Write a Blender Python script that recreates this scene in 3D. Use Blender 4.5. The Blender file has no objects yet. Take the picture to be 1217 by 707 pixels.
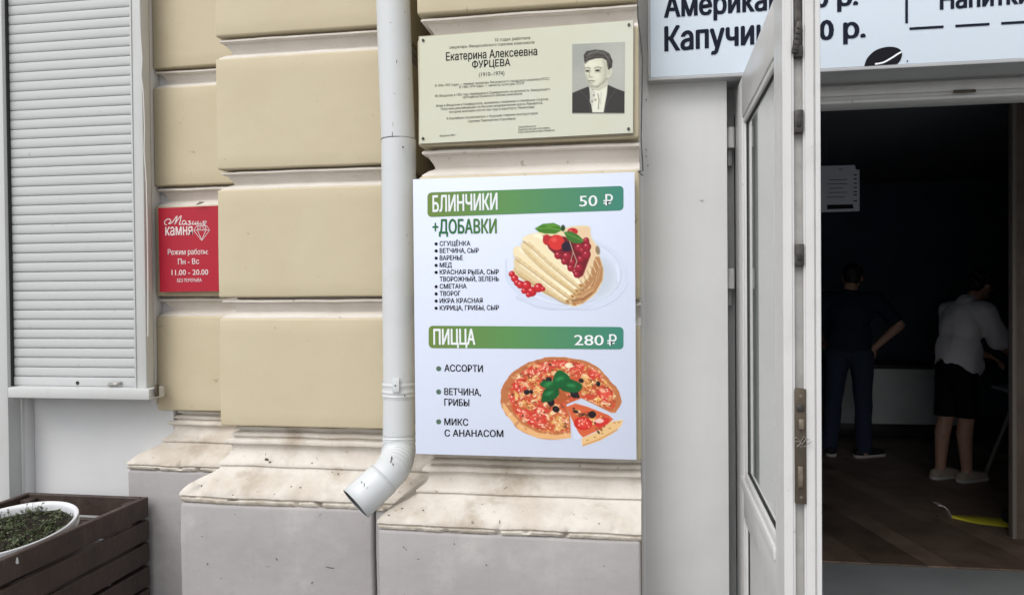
import bpy, bmesh, math, random
import numpy as np
from mathutils import Vector, Matrix, noise
random.seed(7)
S = bpy.context.scene
C = S.collection
R = math.radians

# ---------------------------------------------------------------- camera (eye height 1.5 m above the street, origin at the eye)
YAW, PIT, ROL = R(8.85), R(-.68), R(.496)
CAM = Matrix.Rotation(YAW, 3, 'Z') @ Matrix.Rotation(PIT, 3, 'X') @ Matrix.Rotation(ROL, 3, 'Y')
FPX, CX, CY = 870.0, 608.5, 353.5
cam = bpy.data.cameras.new('camera'); co = bpy.data.objects.new('camera', cam); C.objects.link(co)
cam.sensor_width = 36; cam.lens = 36 * FPX / 1217; cam.clip_start = .05; cam.clip_end = 3000
co.matrix_world = (CAM @ Matrix.Rotation(R(90), 3, 'X')).to_4x4()
S.camera = co
# ---------------------------------------------------------------- sky, sun, exposure (bright overcast day)
SUN_EL, SUN_AZ = R(52), R(205)       # azimuth measured from +Y clockwise: sun stands behind the viewer, to the left
w = bpy.data.worlds.new('World'); S.world = w; w.use_nodes = True
wn = w.node_tree; wn.nodes.clear()
sky = wn.nodes.new('ShaderNodeTexSky'); sky.sky_type = 'NISHITA'; sky.sun_disc = False
sky.sun_elevation = SUN_EL; sky.sun_rotation = SUN_AZ; sky.dust_density = 4; sky.air_density = 1.2; sky.altitude = 50
hs = wn.nodes.new('ShaderNodeHueSaturation'); hs.inputs['Saturation'].default_value = .16
bg = wn.nodes.new('ShaderNodeBackground'); bg.inputs['Strength'].default_value = .15
wo = wn.nodes.new('ShaderNodeOutputWorld')
wn.links.new(sky.outputs[0], hs.inputs['Color']); wn.links.new(hs.outputs[0], bg.inputs[0]); wn.links.new(bg.outputs[0], wo.inputs[0])
sl = bpy.data.lights.new('sun', 'SUN'); sl.energy = .55; sl.angle = R(40); sl.color = (1, .97, .93)
so = bpy.data.objects.new('sun', sl); C.objects.link(so)
sd = Vector((math.sin(SUN_AZ) * math.cos(SUN_EL), math.cos(SUN_AZ) * math.cos(SUN_EL), math.sin(SUN_EL)))
so.rotation_euler = (-sd).to_track_quat('-Z', 'Y').to_euler()
S.view_settings.view_transform = 'Standard'; S.view_settings.look = 'None'
S.view_settings.gamma = 1; S.view_settings.exposure = .36
S.render.engine = 'CYCLES'

# ---------------------------------------------------------------- helpers
def at(x, y, Y):                       # photograph pixel -> point on the upright plane at distance Y
    d = CAM @ Vector(((x - CX) / FPX, 1, -(y - CY) / FPX)); d = d / d.y * Y
    return d
def on_floor(x, y, z):
    d = CAM @ Vector(((x - CX) / FPX, 1, -(y - CY) / FPX)); return d / d.z * z
def lin(c):
    return tuple((v / 255 / 12.92 if v / 255 <= .04045 else ((v / 255 + .055) / 1.055) ** 2.4) for v in c)

def mat(name, col, rough=.6, spec=.5, metal=0, var=0, vscale=3, vcol=None, bump=0, bscale=60, stain=None, samt=0, sscale=5, speck=None, spamt=0, spscale=40, splo=.68, coat=0, streak=None):
    m = bpy.data.materials.new(name); m.use_nodes = True; n = m.node_tree; b = n.nodes['Principled BSDF']
    b.inputs['Roughness'].default_value = rough; b.inputs['Metallic'].default_value = metal
    b.inputs['Specular IOR Level'].default_value = spec
    if coat: b.inputs['Coat Weight'].default_value = coat; b.inputs['Coat Roughness'].default_value = .12
    geo = n.nodes.new('ShaderNodeNewGeometry')
    rgb = n.nodes.new('ShaderNodeRGB'); rgb.outputs[0].default_value = (*col, 1); cur = rgb.outputs[0]
    def mix(f, a, bcol):
        x = n.nodes.new('ShaderNodeMix'); x.data_type = 'RGBA'; n.links.new(f, x.inputs[0]); n.links.new(a, x.inputs[6])
        x.inputs[7].default_value = (*bcol, 1); return x.outputs[2]
    def nz(scale, lo, hi, amt, det=5, stretch=None, off=0):
        mp = n.nodes.new('ShaderNodeMapping'); n.links.new(geo.outputs['Position'], mp.inputs[0])
        mp.inputs['Location'].default_value = (off, off * .7, off * 1.3)
        if stretch: mp.inputs['Scale'].default_value = stretch
        t = n.nodes.new('ShaderNodeTexNoise'); t.inputs['Scale'].default_value = scale; t.inputs['Detail'].default_value = det
        t.inputs['Roughness'].default_value = .6
        n.links.new(mp.outputs[0], t.inputs['Vector'])
        r = n.nodes.new('ShaderNodeMapRange'); r.inputs[1].default_value = lo; r.inputs[2].default_value = hi; r.inputs[4].default_value = amt
        r.interpolation_type = 'SMOOTHSTEP'
        n.links.new(t.outputs[0], r.inputs[0]); return r.outputs[0]
    if var: cur = mix(nz(vscale, .35, .7, var), cur, vcol or tuple(c * .7 for c in col))
    if stain: cur = mix(nz(sscale, .5, .75, samt, 8, off=3.7), cur, stain)
    if streak: cur = mix(nz(9, .5, .8, streak[1], 6, (3.5, 3.5, .35), 9.1), cur, streak[0])
    if speck: cur = mix(nz(spscale, splo, splo + .05, spamt, 3, off=17), cur, speck)
    n.links.new(cur, b.inputs['Base Color'])
    if bump:
        t = n.nodes.new('ShaderNodeTexNoise'); t.inputs['Scale'].default_value = bscale; t.inputs['Detail'].default_value = 6
        n.links.new(geo.outputs['Position'], t.inputs['Vector'])
        bp = n.nodes.new('ShaderNodeBump'); bp.inputs['Strength'].default_value = bump; bp.inputs['Distance'].default_value = .004
        n.links.new(t.outputs[0], bp.inputs['Height']); n.links.new(bp.outputs[0], b.inputs['Normal'])
    return m

M = {}
M['block'] = mat('beige_paint', (.55, .48, .34), .55, .3, var=.45, vscale=5, vcol=(.51, .435, .295), bump=.35, bscale=18, stain=(.58, .515, .385), samt=.35, sscale=9, speck=(.16, .12, .07), spamt=.35, spscale=30)
M['mould'] = mat('old_white_paint', (.66, .62, .57), .6, .3, var=.6, vscale=7, vcol=(.57, .52, .46), bump=.6, bscale=25, speck=(.25, .2, .15), spamt=.5, spscale=34)
M['cap'] = mat('weathered_white_plaster', (.64, .605, .555), .75, .2, var=.75, vscale=5, vcol=(.47, .41, .34), bump=1, bscale=40, stain=(.33, .27, .20), samt=.75, sscale=7, speck=(.10, .075, .05), spamt=.6, spscale=55, splo=.68)
M['plinth'] = mat('grey_lilac_paint', (.375, .358, .358), .7, .2, var=.6, vscale=4, vcol=(.33, .313, .314), bump=.7, bscale=22, stain=(.47, .455, .445), samt=.8, sscale=5, speck=(.12, .11, .10), spamt=.45, spscale=26, splo=.69, streak=((.27, .255, .255), .18))
M['cream'] = mat('peeling_edge', (.68, .64, .57), .8, .2, var=.8, vscale=22, vcol=(.42, .36, .29), bump=1, bscale=80)
M['core'] = mat('joint_plaster', (.26, .23, .19), .9, .1)
M['pipe'] = mat('pipe_paint', (.60, .625, .64), .38, .45, var=.35, vscale=4, vcol=(.55, .575, .59), bump=.15, bscale=12, stain=(.50, .50, .48), samt=.3, speck=(.2, .18, .15), spamt=.3, spscale=26)
M['pipe_in'] = mat('pipe_inside', (.10, .10, .10), .7)
M['chip'] = mat('chipped_paint', (.07, .055, .045), .8)
M['panel'] = mat('white_wall_panel', (.68, .685, .69), .5, .35, var=.4, vscale=2.5, vcol=(.575, .58, .585), bump=.08, bscale=8, stain=(.54, .54, .53), samt=.25, streak=((.54, .54, .53), .25))
M['pvc'] = mat('white_pvc', (.62, .62, .62), .32, .5, var=.35, vscale=6, vcol=(.57, .57, .565), bump=.05, bscale=10, stain=(.46, .455, .43), samt=.3, sscale=14, streak=((.48, .475, .46), .4), speck=(.2, .19, .17), spamt=.4, spscale=30)
M['pvc_in'] = mat('pvc_groove', (.36, .355, .345), .5, .4, var=.6, vscale=20, vcol=(.24, .235, .22))
M['gasket'] = mat('black_gasket', (.015, .015, .015), .6)
M['frame_grey'] = mat('grey_door_frame', (.36, .36, .36), .5, .4, var=.3, vscale=6)
M['lockmetal'] = mat('dark_lock_metal', (.045, .042, .04), .45, .5, metal=.6, var=.6, vscale=50, vcol=(.12, .11, .10))
M['bronze'] = mat('aged_bronze', (.095, .076, .054), .5, .4, metal=.3, var=.8, vscale=40, vcol=(.06, .048, .036))
M['brass'] = mat('dull_brass', (.20, .17, .13), .5, .4, metal=.3, var=.8, vscale=60, vcol=(.10, .08, .06))
M['steel'] = mat('worn_steel', (.42, .40, .37), .35, .5, metal=.8)
M['shutter'] = mat('shutter_grey', (.52, .535, .54), .42, .4, var=.3, vscale=3, vcol=(.475, .49, .495), speck=(.2, .2, .19), spamt=.3, spscale=28)
M['sframe'] = mat('shutter_frame', (.55, .565, .565), .45, .4, var=.35, vscale=5, vcol=(.49, .50, .495), streak=((.42, .42, .40), .3))
M['gap'] = mat('dark_gap', (.03, .03, .03), .8)
M['below'] = mat('white_render', (.66, .665, .68), .7, .25, var=.45, vscale=4, vcol=(.60, .61, .62), bump=.3, bscale=14, stain=(.54, .54, .54), samt=.35)
BOARDC = tuple(c * 1.05 for c in lin((209, 217, 236)))
M['board'] = mat('menu_board_white', BOARDC, .4, .3)
M['boardedge'] = mat('board_edge', (.55, .56, .58), .5)
M['sign'] = mat('light_box_face', (.66, .745, .84), .35, .35, var=.2, vscale=2, vcol=(.62, .71, .82))
M['signbox'] = mat('light_box_case', (.40, .41, .42), .45, .4, var=.4, vscale=5)
M['plaque'] = mat('plaque_plate', (.60, .61, .50), .35, .4, var=.5, vscale=3, vcol=(.57, .57, .42), stain=(.62, .63, .60), samt=.5, sscale=5)
M['plaqueframe'] = mat('plaque_edge', (.40, .36, .28), .5)
M['ink'] = mat('black_print', (.012, .012, .016), .7, .08)
M['inkgrey'] = mat('faded_print', (.10, .10, .085), .7, .08)
M['inknavy'] = mat('navy_print', (.012, .015, .028), .7, .08)
M['inkwhite'] = mat('white_print', (.80, .84, .86), .7, .1)
M['inkgreen'] = mat('green_print', (.06, .17, .10), .7, .08)
M['dot'] = mat('bullet_print', (.10, .16, .12), .7, .08)
M['red'] = mat('crimson_sign', (.40, .008, .028), .4, .4, var=.2, vscale=8, vcol=(.34, .008, .022))
M['pinkwhite'] = mat('pale_print', (.75, .66, .66), .7, .08)
M['crate'] = mat('brown_stain', (.058, .040, .034), .5, .35, var=.7, vscale=14, vcol=(.036, .025, .021), bump=.7, bscale=45, streak=((.10, .075, .062), .45), speck=(.24, .19, .16), spamt=.25, spscale=38)
M['pot'] = mat('white_plastic', (.66, .67, .70), .35, .5, var=.3, vscale=12, vcol=(.57, .57, .57), speck=(.25, .22, .18), spamt=.4, spscale=40)
M['soil'] = mat('dark_soil', (.014, .011, .008), .9, .2, var=.8, vscale=60, vcol=(.03, .024, .016), bump=1, bscale=90)
M['leaf'] = mat('seedling_leaf', (.065, .088, .032), .5, .4, var=.9, vscale=70, vcol=(.035, .05, .02), stain=(.24, .24, .16), samt=.8, sscale=40)
M['ground'] = mat('pale_concrete_paving', (.30, .295, .285), .85, .2, var=.6, vscale=2, bump=1, bscale=90)  # unseen paving, colour raised to bounce light onto the undersides
M['plank_light'] = mat('light_laminate', (.34, .25, .19), .45, .4, var=.8, vscale=5, vcol=(.22, .15, .11), streak=((.12, .085, .06), .4))
M['plank_dark'] = mat('dark_laminate', (.19, .135, .10), .45, .4, var=.8, vscale=5, vcol=(.10, .07, .05))
M['tile'] = mat('grey_floor_tile', (.36, .38, .385), .5, .4, var=.4, vscale=4)
M['plank'] = mat('brown_laminate', (.26, .19, .145), .45, .4, var=.9, vscale=5, vcol=(.17, .115, .085), streak=((.10, .07, .05), .5))
M['inwall'] = mat('slate_blue_wall', (.15, .20, .29), .7, .2, var=.5, vscale=2)
M['inceil'] = mat('grey_ceiling', (.20, .22, .26), .8, .2)
M['partition'] = mat('brown_wood_panel', (.20, .155, .125), .5, .3, var=.8, vscale=4, vcol=(.14, .10, .08), streak=((.09, .065, .05), .6))
M['trim'] = mat('pale_trim', (.27, .24, .21), .5)
M['counter'] = mat('counter_front', (.74, .78, .80), .5, .35, var=.3)
M['countertop'] = mat('counter_top', (.03, .03, .03), .4)
M['skin'] = mat('skin', (.52, .31, .23), .5, .4, var=.3, vscale=20, vcol=(.36, .19, .13))
M['hair'] = mat('dark_hair', (.014, .011, .010), .5, .4, bump=1, bscale=120)
M['tee_white'] = mat('white_cotton', (.78, .78, .84), .85, .1, bump=.8, bscale=16)
M['tee_navy'] = mat('navy_cotton', (.02, .028, .05), .85, .1, bump=.8, bscale=16)
M['jeans'] = mat('blue_denim', (.035, .05, .085), .85, .1, bump=.6, bscale=30)
M['shorts'] = mat('black_shorts', (.010, .010, .012), .8, .1, bump=.8, bscale=16)
M['shoe_pale'] = mat('pale_shoe', (.42, .36, .30), .7)
M['shoe_dark'] = mat('dark_shoe', (.015, .015, .018), .7)
M['sole'] = mat('white_sole', (.65, .65, .63), .6)
M['yellow'] = mat('yellow_plastic', (.78, .70, .06), .45, .4)
M['paper'] = mat('notice_paper', (.50, .54, .60), .6)
M['tabletop'] = mat('table_top', (.30, .33, .36), .4)

def link(o, parent=None):
    C.objects.link(o)
    if parent: o.parent = parent
    return o
def tag(o, label=None, cat=None, group=None, kind=None):
    for k, v in (('label', label), ('category', cat), ('group', group), ('kind', kind)):
        if v: o[k] = v
    return o
def empty(name, loc, label, cat, group=None):
    o = bpy.data.objects.new(name, None); o.location = loc; o.empty_display_size = .05; C.objects.link(o)
    bpy.context.view_layer.update()
    return tag(o, label, cat, group)
def own(name, me, m, parent=None):
    """links mesh data written in world coordinates; origin moved under the parent's frame"""
    if m: me.materials.clear(); me.materials.append(m)
    o = bpy.data.objects.new(name, me); C.objects.link(o)
    if parent:
        o.parent = parent
        p = parent; off = Vector((0, 0, 0))
        while p: off += p.location; p = p.parent
        o.location = -off + Vector((0, 0, 0))
        # recentre the origin so it sits inside the piece
        c = sum((v.co for v in me.vertices), Vector()) / max(1, len(me.vertices))
        me.transform(Matrix.Translation(-c)); o.location = o.location + c
    return o
def smooth(me, ang=35):
    for p in me.polygons: p.use_smooth = True
    me.set_sharp_from_angle(angle=R(ang))
def mesh(name, v, f):
    me = bpy.data.meshes.new(name); me.from_pydata([tuple(a) for a in v], [], f); me.update(); return me
def bm_box(bm, x0, x1, y0, y1, z0, z1, bev=0, seg=2):
    r = bmesh.ops.create_cube(bm, size=1, matrix=Matrix.Translation(((x0+x1)/2, (y0+y1)/2, (z0+z1)/2)) @ Matrix.Diagonal((x1-x0, y1-y0, z1-z0, 1)))
    if bev:
        es = list({e for v in r['verts'] for e in v.link_edges})
        bmesh.ops.bevel(bm, geom=es, offset=bev, segments=seg, affect='EDGES', profile=.5)
def fin(bm, name, sm=35):
    me = bpy.data.meshes.new(name); bm.to_mesh(me); bm.free()
    if sm: smooth(me, sm)
    return me
def box(name, x0, x1, y0, y1, z0, z1, m, parent=None, bev=.002, seg=2):
    bm = bmesh.new(); bm_box(bm, x0, x1, y0, y1, z0, z1, bev, seg); return own(name, fin(bm, name), m, parent)
def tube_mesh(pts, rad, n=16, caps=True, radii=None):
    bm = bmesh.new(); rings = []
    pts = [Vector(p) for p in pts]; up = None
    for i, p in enumerate(pts):
        t = (pts[min(i+1, len(pts)-1)] - pts[max(i-1, 0)]).normalized()
        if up is None: up = t.orthogonal().normalized()
        up = (up - t * up.dot(t)).normalized(); s = t.cross(up)
        r = radii[i] if radii else rad
        rings.append([bm.verts.new(p + (up * math.cos(2*math.pi*k/n) + s * math.sin(2*math.pi*k/n)) * r) for k in range(n)])
    for a, b in zip(rings, rings[1:]):
        for k in range(n): bm.faces.new((a[k], a[(k+1) % n], b[(k+1) % n], b[k]))
    if caps: bm.faces.new(rings[0][::-1]); bm.faces.new(rings[-1])
    return fin(bm, 'tube', 40)
def tube(name, pts, rad, m, parent=None, n=12, caps=True, radii=None):
    return own(name, tube_mesh(pts, rad, n, caps, radii), m, parent)
def wob(p, amp, sc=9):
    return Vector(p) + noise.noise_vector(Vector(p) * sc) * amp + noise.noise_vector(Vector(p) * sc * 4.3) * amp * .3
def sweep(name, xl, xr, yf, yb, prof, m, parent, nseg=40, amp=.0015, left=True, right=False, chips=0):
    """moulding that runs along the front of a pier and returns along its side(s); prof = (offset outwards, z)"""
    cols = []
    def ring(kind, t):
        out = []
        for o, z in prof:
            if kind == 'sl': p = (xl - o, yf - o + (yb - yf + o) * (1 - t), z)
            elif kind == 'f': p = ((xl - (o if left else 0)) * (1 - t) + (xr + (o if right else 0)) * t, yf - o, z)
            else: p = (xr + o, yf - o + (yb - yf + o) * t, z)
            q = wob(p, amp)
            if chips:
                c = noise.noise(Vector(p) * 30 + Vector((5, 1, 2)))
                if c > .33 and o > .06: q.y += chips * (c - .33) * 6; q.z -= chips * (c - .33) * 2
            out.append(q)
        return out
    if left: cols += [ring('sl', t) for t in (0, .5, .8, .95)]
    cols += [ring('f', t / nseg) for t in range(nseg + 1)]
    if right: cols += [ring('sr', t) for t in (.05, .3, 1)]
    n = len(prof); v = [p for c in cols for p in c]
    f = [(i*n + j, i*n + j + 1, (i+1)*n + j + 1, (i+1)*n + j) for i in range(len(cols)-1) for j in range(n-1)]
    me = mesh(name, v, f); smooth(me, 50); return own(name, me, m, parent)
def block(name, x0, x1, yf, yb, z0, z1, parent, m=None, bev=.006, amp=.0012):
    """rusticated block: bevelled, front face cut into a grid and made slightly uneven"""
    bm = bmesh.new(); bm_box(bm, x0, x1, yf, yb, z0, z1, bev, 3)
    bmesh.ops.subdivide_edges(bm, edges=[e for e in bm.edges if e.calc_length() > .1 and abs((e.verts[0].co - e.verts[1].co).y) < .01], cuts=7, use_grid_fill=True)
    for v in bm.verts: v.co = wob(v.co, amp, 7)
    return own(name, fin(bm, name, 40), m or M['block'], parent)

# ---------------------------------------------------------------- ground, structure
GZ = -1.5
g = own('pavement', mesh('pavement', [(-400, -400, GZ), (400, -400, GZ), (400, 400, GZ), (-400, 400, GZ)], [(0, 1, 2, 3)]), M['ground']); tag(g, kind='structure')

bld = empty('building', (0, 2.4, GZ), 'old beige building front with rusticated piers, white mouldings and an open shop doorway', 'building')
TOP = 1.9
# course lines per pier: (left x, right x, face y, [block z ranges], block bottom)
def pier(xl, xr, yf, blocks, rec, left=True, right=False, right_core=None):
    pr = box('pier', xl + .060, xr - (0 if not right else .060), yf + .060, 2.75, GZ, TOP, M['core'], bld, 0)
    for i, (z0, z1) in enumerate(blocks):
        block('rusticated_block', xl, xr, yf, 2.7, z0, z1, pr)
        if i + 1 < len(blocks):
            zt, zb = blocks[i][0], blocks[i+1][1]; h = zt - zb; s = h / .066
            P = [(-.040, zt + .004), (-.040, zt - .006*s), (-.012, zt - .008*s), (-.008, zt - .011*s), (-.008, zt - .015*s), (-.013, zt - .0175*s), (-.022, zt - .018*s),
                 (-.026, zt - .026*s), (-.032, zt - .033*s), (-.036, zt - .040*s), (-.037, zt - .045*s), (-.033, zt - .0475*s), (-.024, zt - .051*s), (-.016, zt - .056*s), (-.012, zt - .059*s), (-.009, zt - .0605*s), (-.007, zt - .064*s), (-.008, zt - .0675*s), (-.020, zt - .071*s)]
            sweep('joint_moulding', xl, xr, yf, 2.7, P, M['mould'], pr, 36, .0016, left, right)
    return pr
CAP = [(-.045, .01), (-.045, -.006), (-.034, -.008), (-.034, -.017), (-.044, -.019), (-.044, -.023), (-.030, -.025), (-.026, -.030), (-.026, -.036), (-.033, -.039), (-.033, -.042), (-.014, -.044), (-.010, -.050), (-.011, -.057), (-.020, -.061),
       (-.025, -.068), (-.024, -.080), (-.019, -.094), (-.008, -.106), (-.001, -.110), (.004, -.115), (.004, -.121), (-.002, -.125), (.004, -.132), (.022, -.142), (.046, -.154), (.066, -.166), (.078, -.178), (.085, -.188), (.086, -.196), (.080, -.199), (.079, -.202), (.084, -.206), (.083, -.213), (.075, -.220), (.05, -.221)]
def cap(xl, xr, yf, zb, h, pr, left=True, right=False):
    sweep('plinth_moulding', xl, xr, yf, 2.7, [(o, zb + z * h / .22) for o, z in CAP[:32]], M['cap'], pr, 90, .0030, left, right, chips=.006)
    sweep('crumbling_edge', xl, xr, yf, 2.7, [(o, zb + z * h / .22) for o, z in CAP[31:]], M['cream'], pr, 130, .0034, left, right, chips=.010)
# narrow pier by the shutter
p0 = pier(-1.654, -1.15, 2.38, [(1.20, TOP), (.7905, 1.128), (.3755, .722), (-.016, .3015), (-.4225, -.0875)], .03)
cap(-1.632, -1.15, 2.38, -.4225, .195, p0)
block('plinth_block', -1.716, -1.15, 2.299, 2.7, GZ, -.6165, p0, M['plinth'], .010, .003)
# wide pier
p1 = pier(-1.247, -.66, 2.10, [(1.19, TOP), (.7847, 1.123), (.3755, .716), (-.0195, .3127), (-.4165, -.0845)], .03, True, True)
cap(-1.247, -.50, 2.10, -.4165, .22, p1)
block('plinth_block', -1.333, -.726, 2.016, 2.7, GZ, -.6355, p1, M['plinth'], .010, .003)
block('plinth_block', -.722, -.60, 2.030, 2.7, GZ, -.636, p1, M['plinth'], .004, .003)
# pier carrying the plaque and the menu board
p2 = pier(-.540, .0365, 1.88, [(1.10, TOP), (.725, 1.03), (.378, .660), (-.030, .298), (-.437, -.098)], .03)
cap(-.551, .034, 1.88, -.437, .180, p2)
block('plinth_block', -.634, .032, 1.797, 2.6, GZ, -.6165, p2, M['plinth'], .008, .003)

# wall behind / above the openings
box('wall', -1.70, .30, 2.72, 2.95, GZ, TOP, M['core'], bld, 0)
# white panel between pier and door
PY = 2.05
pn = box('wall_panel', .0375, at(865, 350, PY).x, PY, 2.75, GZ, TOP, M['panel'], bld, .002)
box('cover_strip', .038, .049, PY - .004, PY - .0005, GZ, .62, M['panel'], pn, .001)
k = at(834, 237, PY); tube('screw', [(k.x, PY + .001, k.z), (k.x, PY - .003, k.z)], .0045, M['pvc'], pn, 12)
for x_, y_ in ((768, 178), (768, 186), (770, 197), (768, 119)):
    k = at(x_, y_, PY); tube('screw', [(k.x, PY + .001, k.z), (k.x, PY - .006, k.z)], .0014, M['chip'], pn, 8)
# left: shutter bay
box('reveal', -1.672, -1.655, 2.368, 2.42, -.40, TOP, M['below'], bld, .003)
UW = 2.40
box('wall', -3.4, -1.606, UW, 2.75, GZ, -.36, M['below'], bld, 0)
box('wall', -3.4, -1.606, 2.42, 2.76, -.36, TOP, M['below'], bld, 0)
SHY = 2.32
xl = at(13, 220, SHY).x; xr = at(162, 200, SHY).x
sh = empty('roller_shutter', ((xl + xr) / 2, SHY, -.33), 'lowered grey roller shutter with narrow horizontal slats over the window on the left', 'shutter')
pitch = .0339
me = None
zb0 = -.332
for i in range(62):
    z = zb0 + pitch * (i + 1)
    if me is None:
        prof = [(.009, 0), (.0012, .0008), (.0000, .0022), (-.0012, .010), (-.0016, .018), (-.0012, .026), (-.0002, .0318), (.0012, .0326), (.010, .0330), (.010, .0339)]
        v = [(x, y, zz) for x in (xl - .004, xr + .004) for y, zz in prof]; n = len(prof)
        me = mesh('slat', v, [(j, n + j, n + j + 1, j + 1) for j in range(n - 1)]); smooth(me, 50)
        c = Vector(((xl + xr) / 2, 0, .017)); me.transform(Matrix.Translation(-c)); me.materials.append(M['shutter'])
    o = bpy.data.objects.new('slat', me); C.objects.link(o); o.parent = sh
    o.location = Vector((c.x, SHY, z + .017)) - sh.location
bb = box('bottom_bar', xl - .004, xr + .004, SHY - .004, SHY + .012, zb0 + .002, zb0 + pitch - .001, M['shutter'], sh, .0015)
k = at(92, 455, SHY - .005); tube('lock_hole', [(k.x, SHY + .004, k.z), (k.x, SHY - .0055, k.z)], .0065, M['gasket'], bb, 14)
k = at(138, 456, SHY - .005); tube('pull_handle', [(k.x - .022, SHY - .006, k.z), (k.x - .018, SHY - .018, k.z - .001), (k.x + .014, SHY - .020, k.z + .001), (k.x + .02, SHY - .004, k.z + .004)], .0055, M['steel'], bb, 10)
box('backing', xl - .01, xr + .01, SHY + .013, SHY + .02, zb0, TOP, M['gap'], sh, 0)
gx = at(172.5, 300, 2.295).x
gr = box('guide_rail', xr + .0015, gx, 2.292, 2.334, zb0 - .006, TOP, M['sframe'], sh, .003)
box('rail_lip', xr + .006, xr + .011, 2.2885, 2.2915, zb0 - .006, TOP, M['sframe'], gr, .001)
gl = box('guide_rail', xl - .060, xl - .0005, 2.292, 2.41, GZ, TOP, M['sframe'], sh, .003)
box('rail_gap_strip', xl + .0002, xl + .0032, 2.306, 2.3185, zb0, TOP, M['gasket'], sh, 0)  # black strip put in for the dark gap beside the slats
sill = box('sill', at(9, 465, 2.265).x, at(177, 468, 2.265).x, 2.265, 2.352, at(100, 474, 2.265).z, at(100, 461.5, 2.265).z, M['sframe'], sh, .003)
k = at(181, 468, 2.27)
box('bracket', k.x - .004, k.x + .006, 2.285, 2.30, k.z - .012, k.z + .030, M['bronze'], sill, .002)
box('casing_strip', at(21, 520, 2.36).x, at(31, 520, 2.36).x, 2.355, 2.402, GZ, zb0 - .05, M['below'], bld, .004)
box('casing', -3.2, at(10.5, 520, 2.28).x - .0, 2.296, 2.402, GZ, TOP, M['sframe'], bld, .004) if False else None
box('casing', at(7, 520, 2.29).x, at(12, 540, 2.29).x, 2.345, 2.402, GZ, zb0 - .05, M['sframe'], bld, .003)
box('neighbour_panel', -3.4, at(-1, 300, 2.29).x - .012, 2.30, 2.41, GZ, TOP, M['below'], bld, .003)
# cable down the shutter rail
pts = [at(x, y, 2.288) for x, y in ((165, -40), (166, 10), (167, 40), (169, 70), (168, 90), (170.5, 110), (172, 150), (171.5, 180), (174, 215), (175, 260), (176, 330), (176, 400))]
tag(tube('cable', pts, .0022, M['pvc'], None, 8), 'thin white cable running down the right rail of the shutter', 'cable')
pts = [at(x, y, 1.873) for x, y in ((757, -30), (758, 20), (761, 45), (763.5, 70), (763, 100), (762.5, 130), (762, 165), (763.5, 190), (764, 203), (761.5, 204), (758, 203.5))] + [at(764, 209, 1.868)]
tag(tube('cable', pts, .0016, M['lockmetal'], None, 8), 'thin dark cable hanging beside the plaque and the white wall panel', 'cable')

# ---------------------------------------------------------------- doorway
FY = 2.157
zl = at(1000, 124, FY).z; zt = at(1000, 98.5, FY).z
df = empty('door_frame', (.85, FY, GZ), 'white door frame round the open shop entrance with its lintel under the light box', 'door frame')
xj = at(873.5, 350, 2.14).x
box('jamb', at(866, 350, PY).x - .0, xj - .0005, 2.135, 2.26, GZ, .62, M['frame_grey'], df, .003)
box('jamb', 2.70, 2.76, FY, 2.24, GZ, zl, M['pvc'], df, .003)  # unseen right jamb, set far out so the widened opening lights the room
li = box('lintel', xj + .0, 2.76, FY + .002, 2.24, zl + .0005, .62, M['pvc'], df, .003)
box('lintel_bead', xj + .03, 2.70, FY - .010, FY + .001, zl + .020, zl + .050, M['pvc'], li, .004)
box('lintel_lip', xj + .03, 2.70, FY - .004, FY + .001, zl + .001, zl + .010, M['pvc'], li, .002)
k = at(1146, 109, FY - .01)
box('strike_plate', k.x - .028, k.x + .028, FY - .014, FY - .0105, k.z - .004, k.z + .004, M['bronze'], li, .001)
box('door_sill', xj, 2.70, 2.10, 2.26, GZ, GZ + .02, M['frame_grey'], df, .003)
bld_right = box('wall', 2.765, 4.6, 2.10, 2.26, GZ, TOP, M['panel'], bld, .002)
box('wall', xj - .20, 2.765, 2.19, 2.26, .625, TOP, M['panel'], bld, 0)

# door leaf: frame of reference a = distance from hinge, b = thickness towards the right
HY = 2.115; HX = .3025
dirv = Vector((-.039, -1, 0)).normalized(); nrm = Vector((1, -.039, 0)).normalized()
LW = .779; LT = .062; LZ0 = GZ + .03; LZ1 = .538
dl = empty('door', (HX, HY, GZ), 'white plastic glazed door leaf standing open beside the white wall panel', 'door')
DM = Matrix(((dirv.x, nrm.x, 0, HX), (dirv.y, nrm.y, 0, HY), (0, 0, 1, 0), (0, 0, 0, 1)))
def dbox(name, a0, a1, b0, b1, z0, z1, m, parent=None, bev=.002, taper=None):
    bm = bmesh.new(); bm_box(bm, a0, a1, b0, b1, z0, z1, bev, 2); bm.transform(DM)
    bmesh.ops.recalc_face_normals(bm, faces=bm.faces)
    return own(name, fin(bm, name), m, parent or dl)
GA0, GA1, GZ0, GZ1 = .168, .683, -.492, .432
hstile = dbox('stile', 0, GA0, .0, LT, LZ0, LZ1, M['pvc'], bev=.004)
dbox('groove_line', .085, .092, -.0008, .004, LZ0 + .01, LZ1 - .1, M['pvc_in'], hstile, 0)
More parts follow.
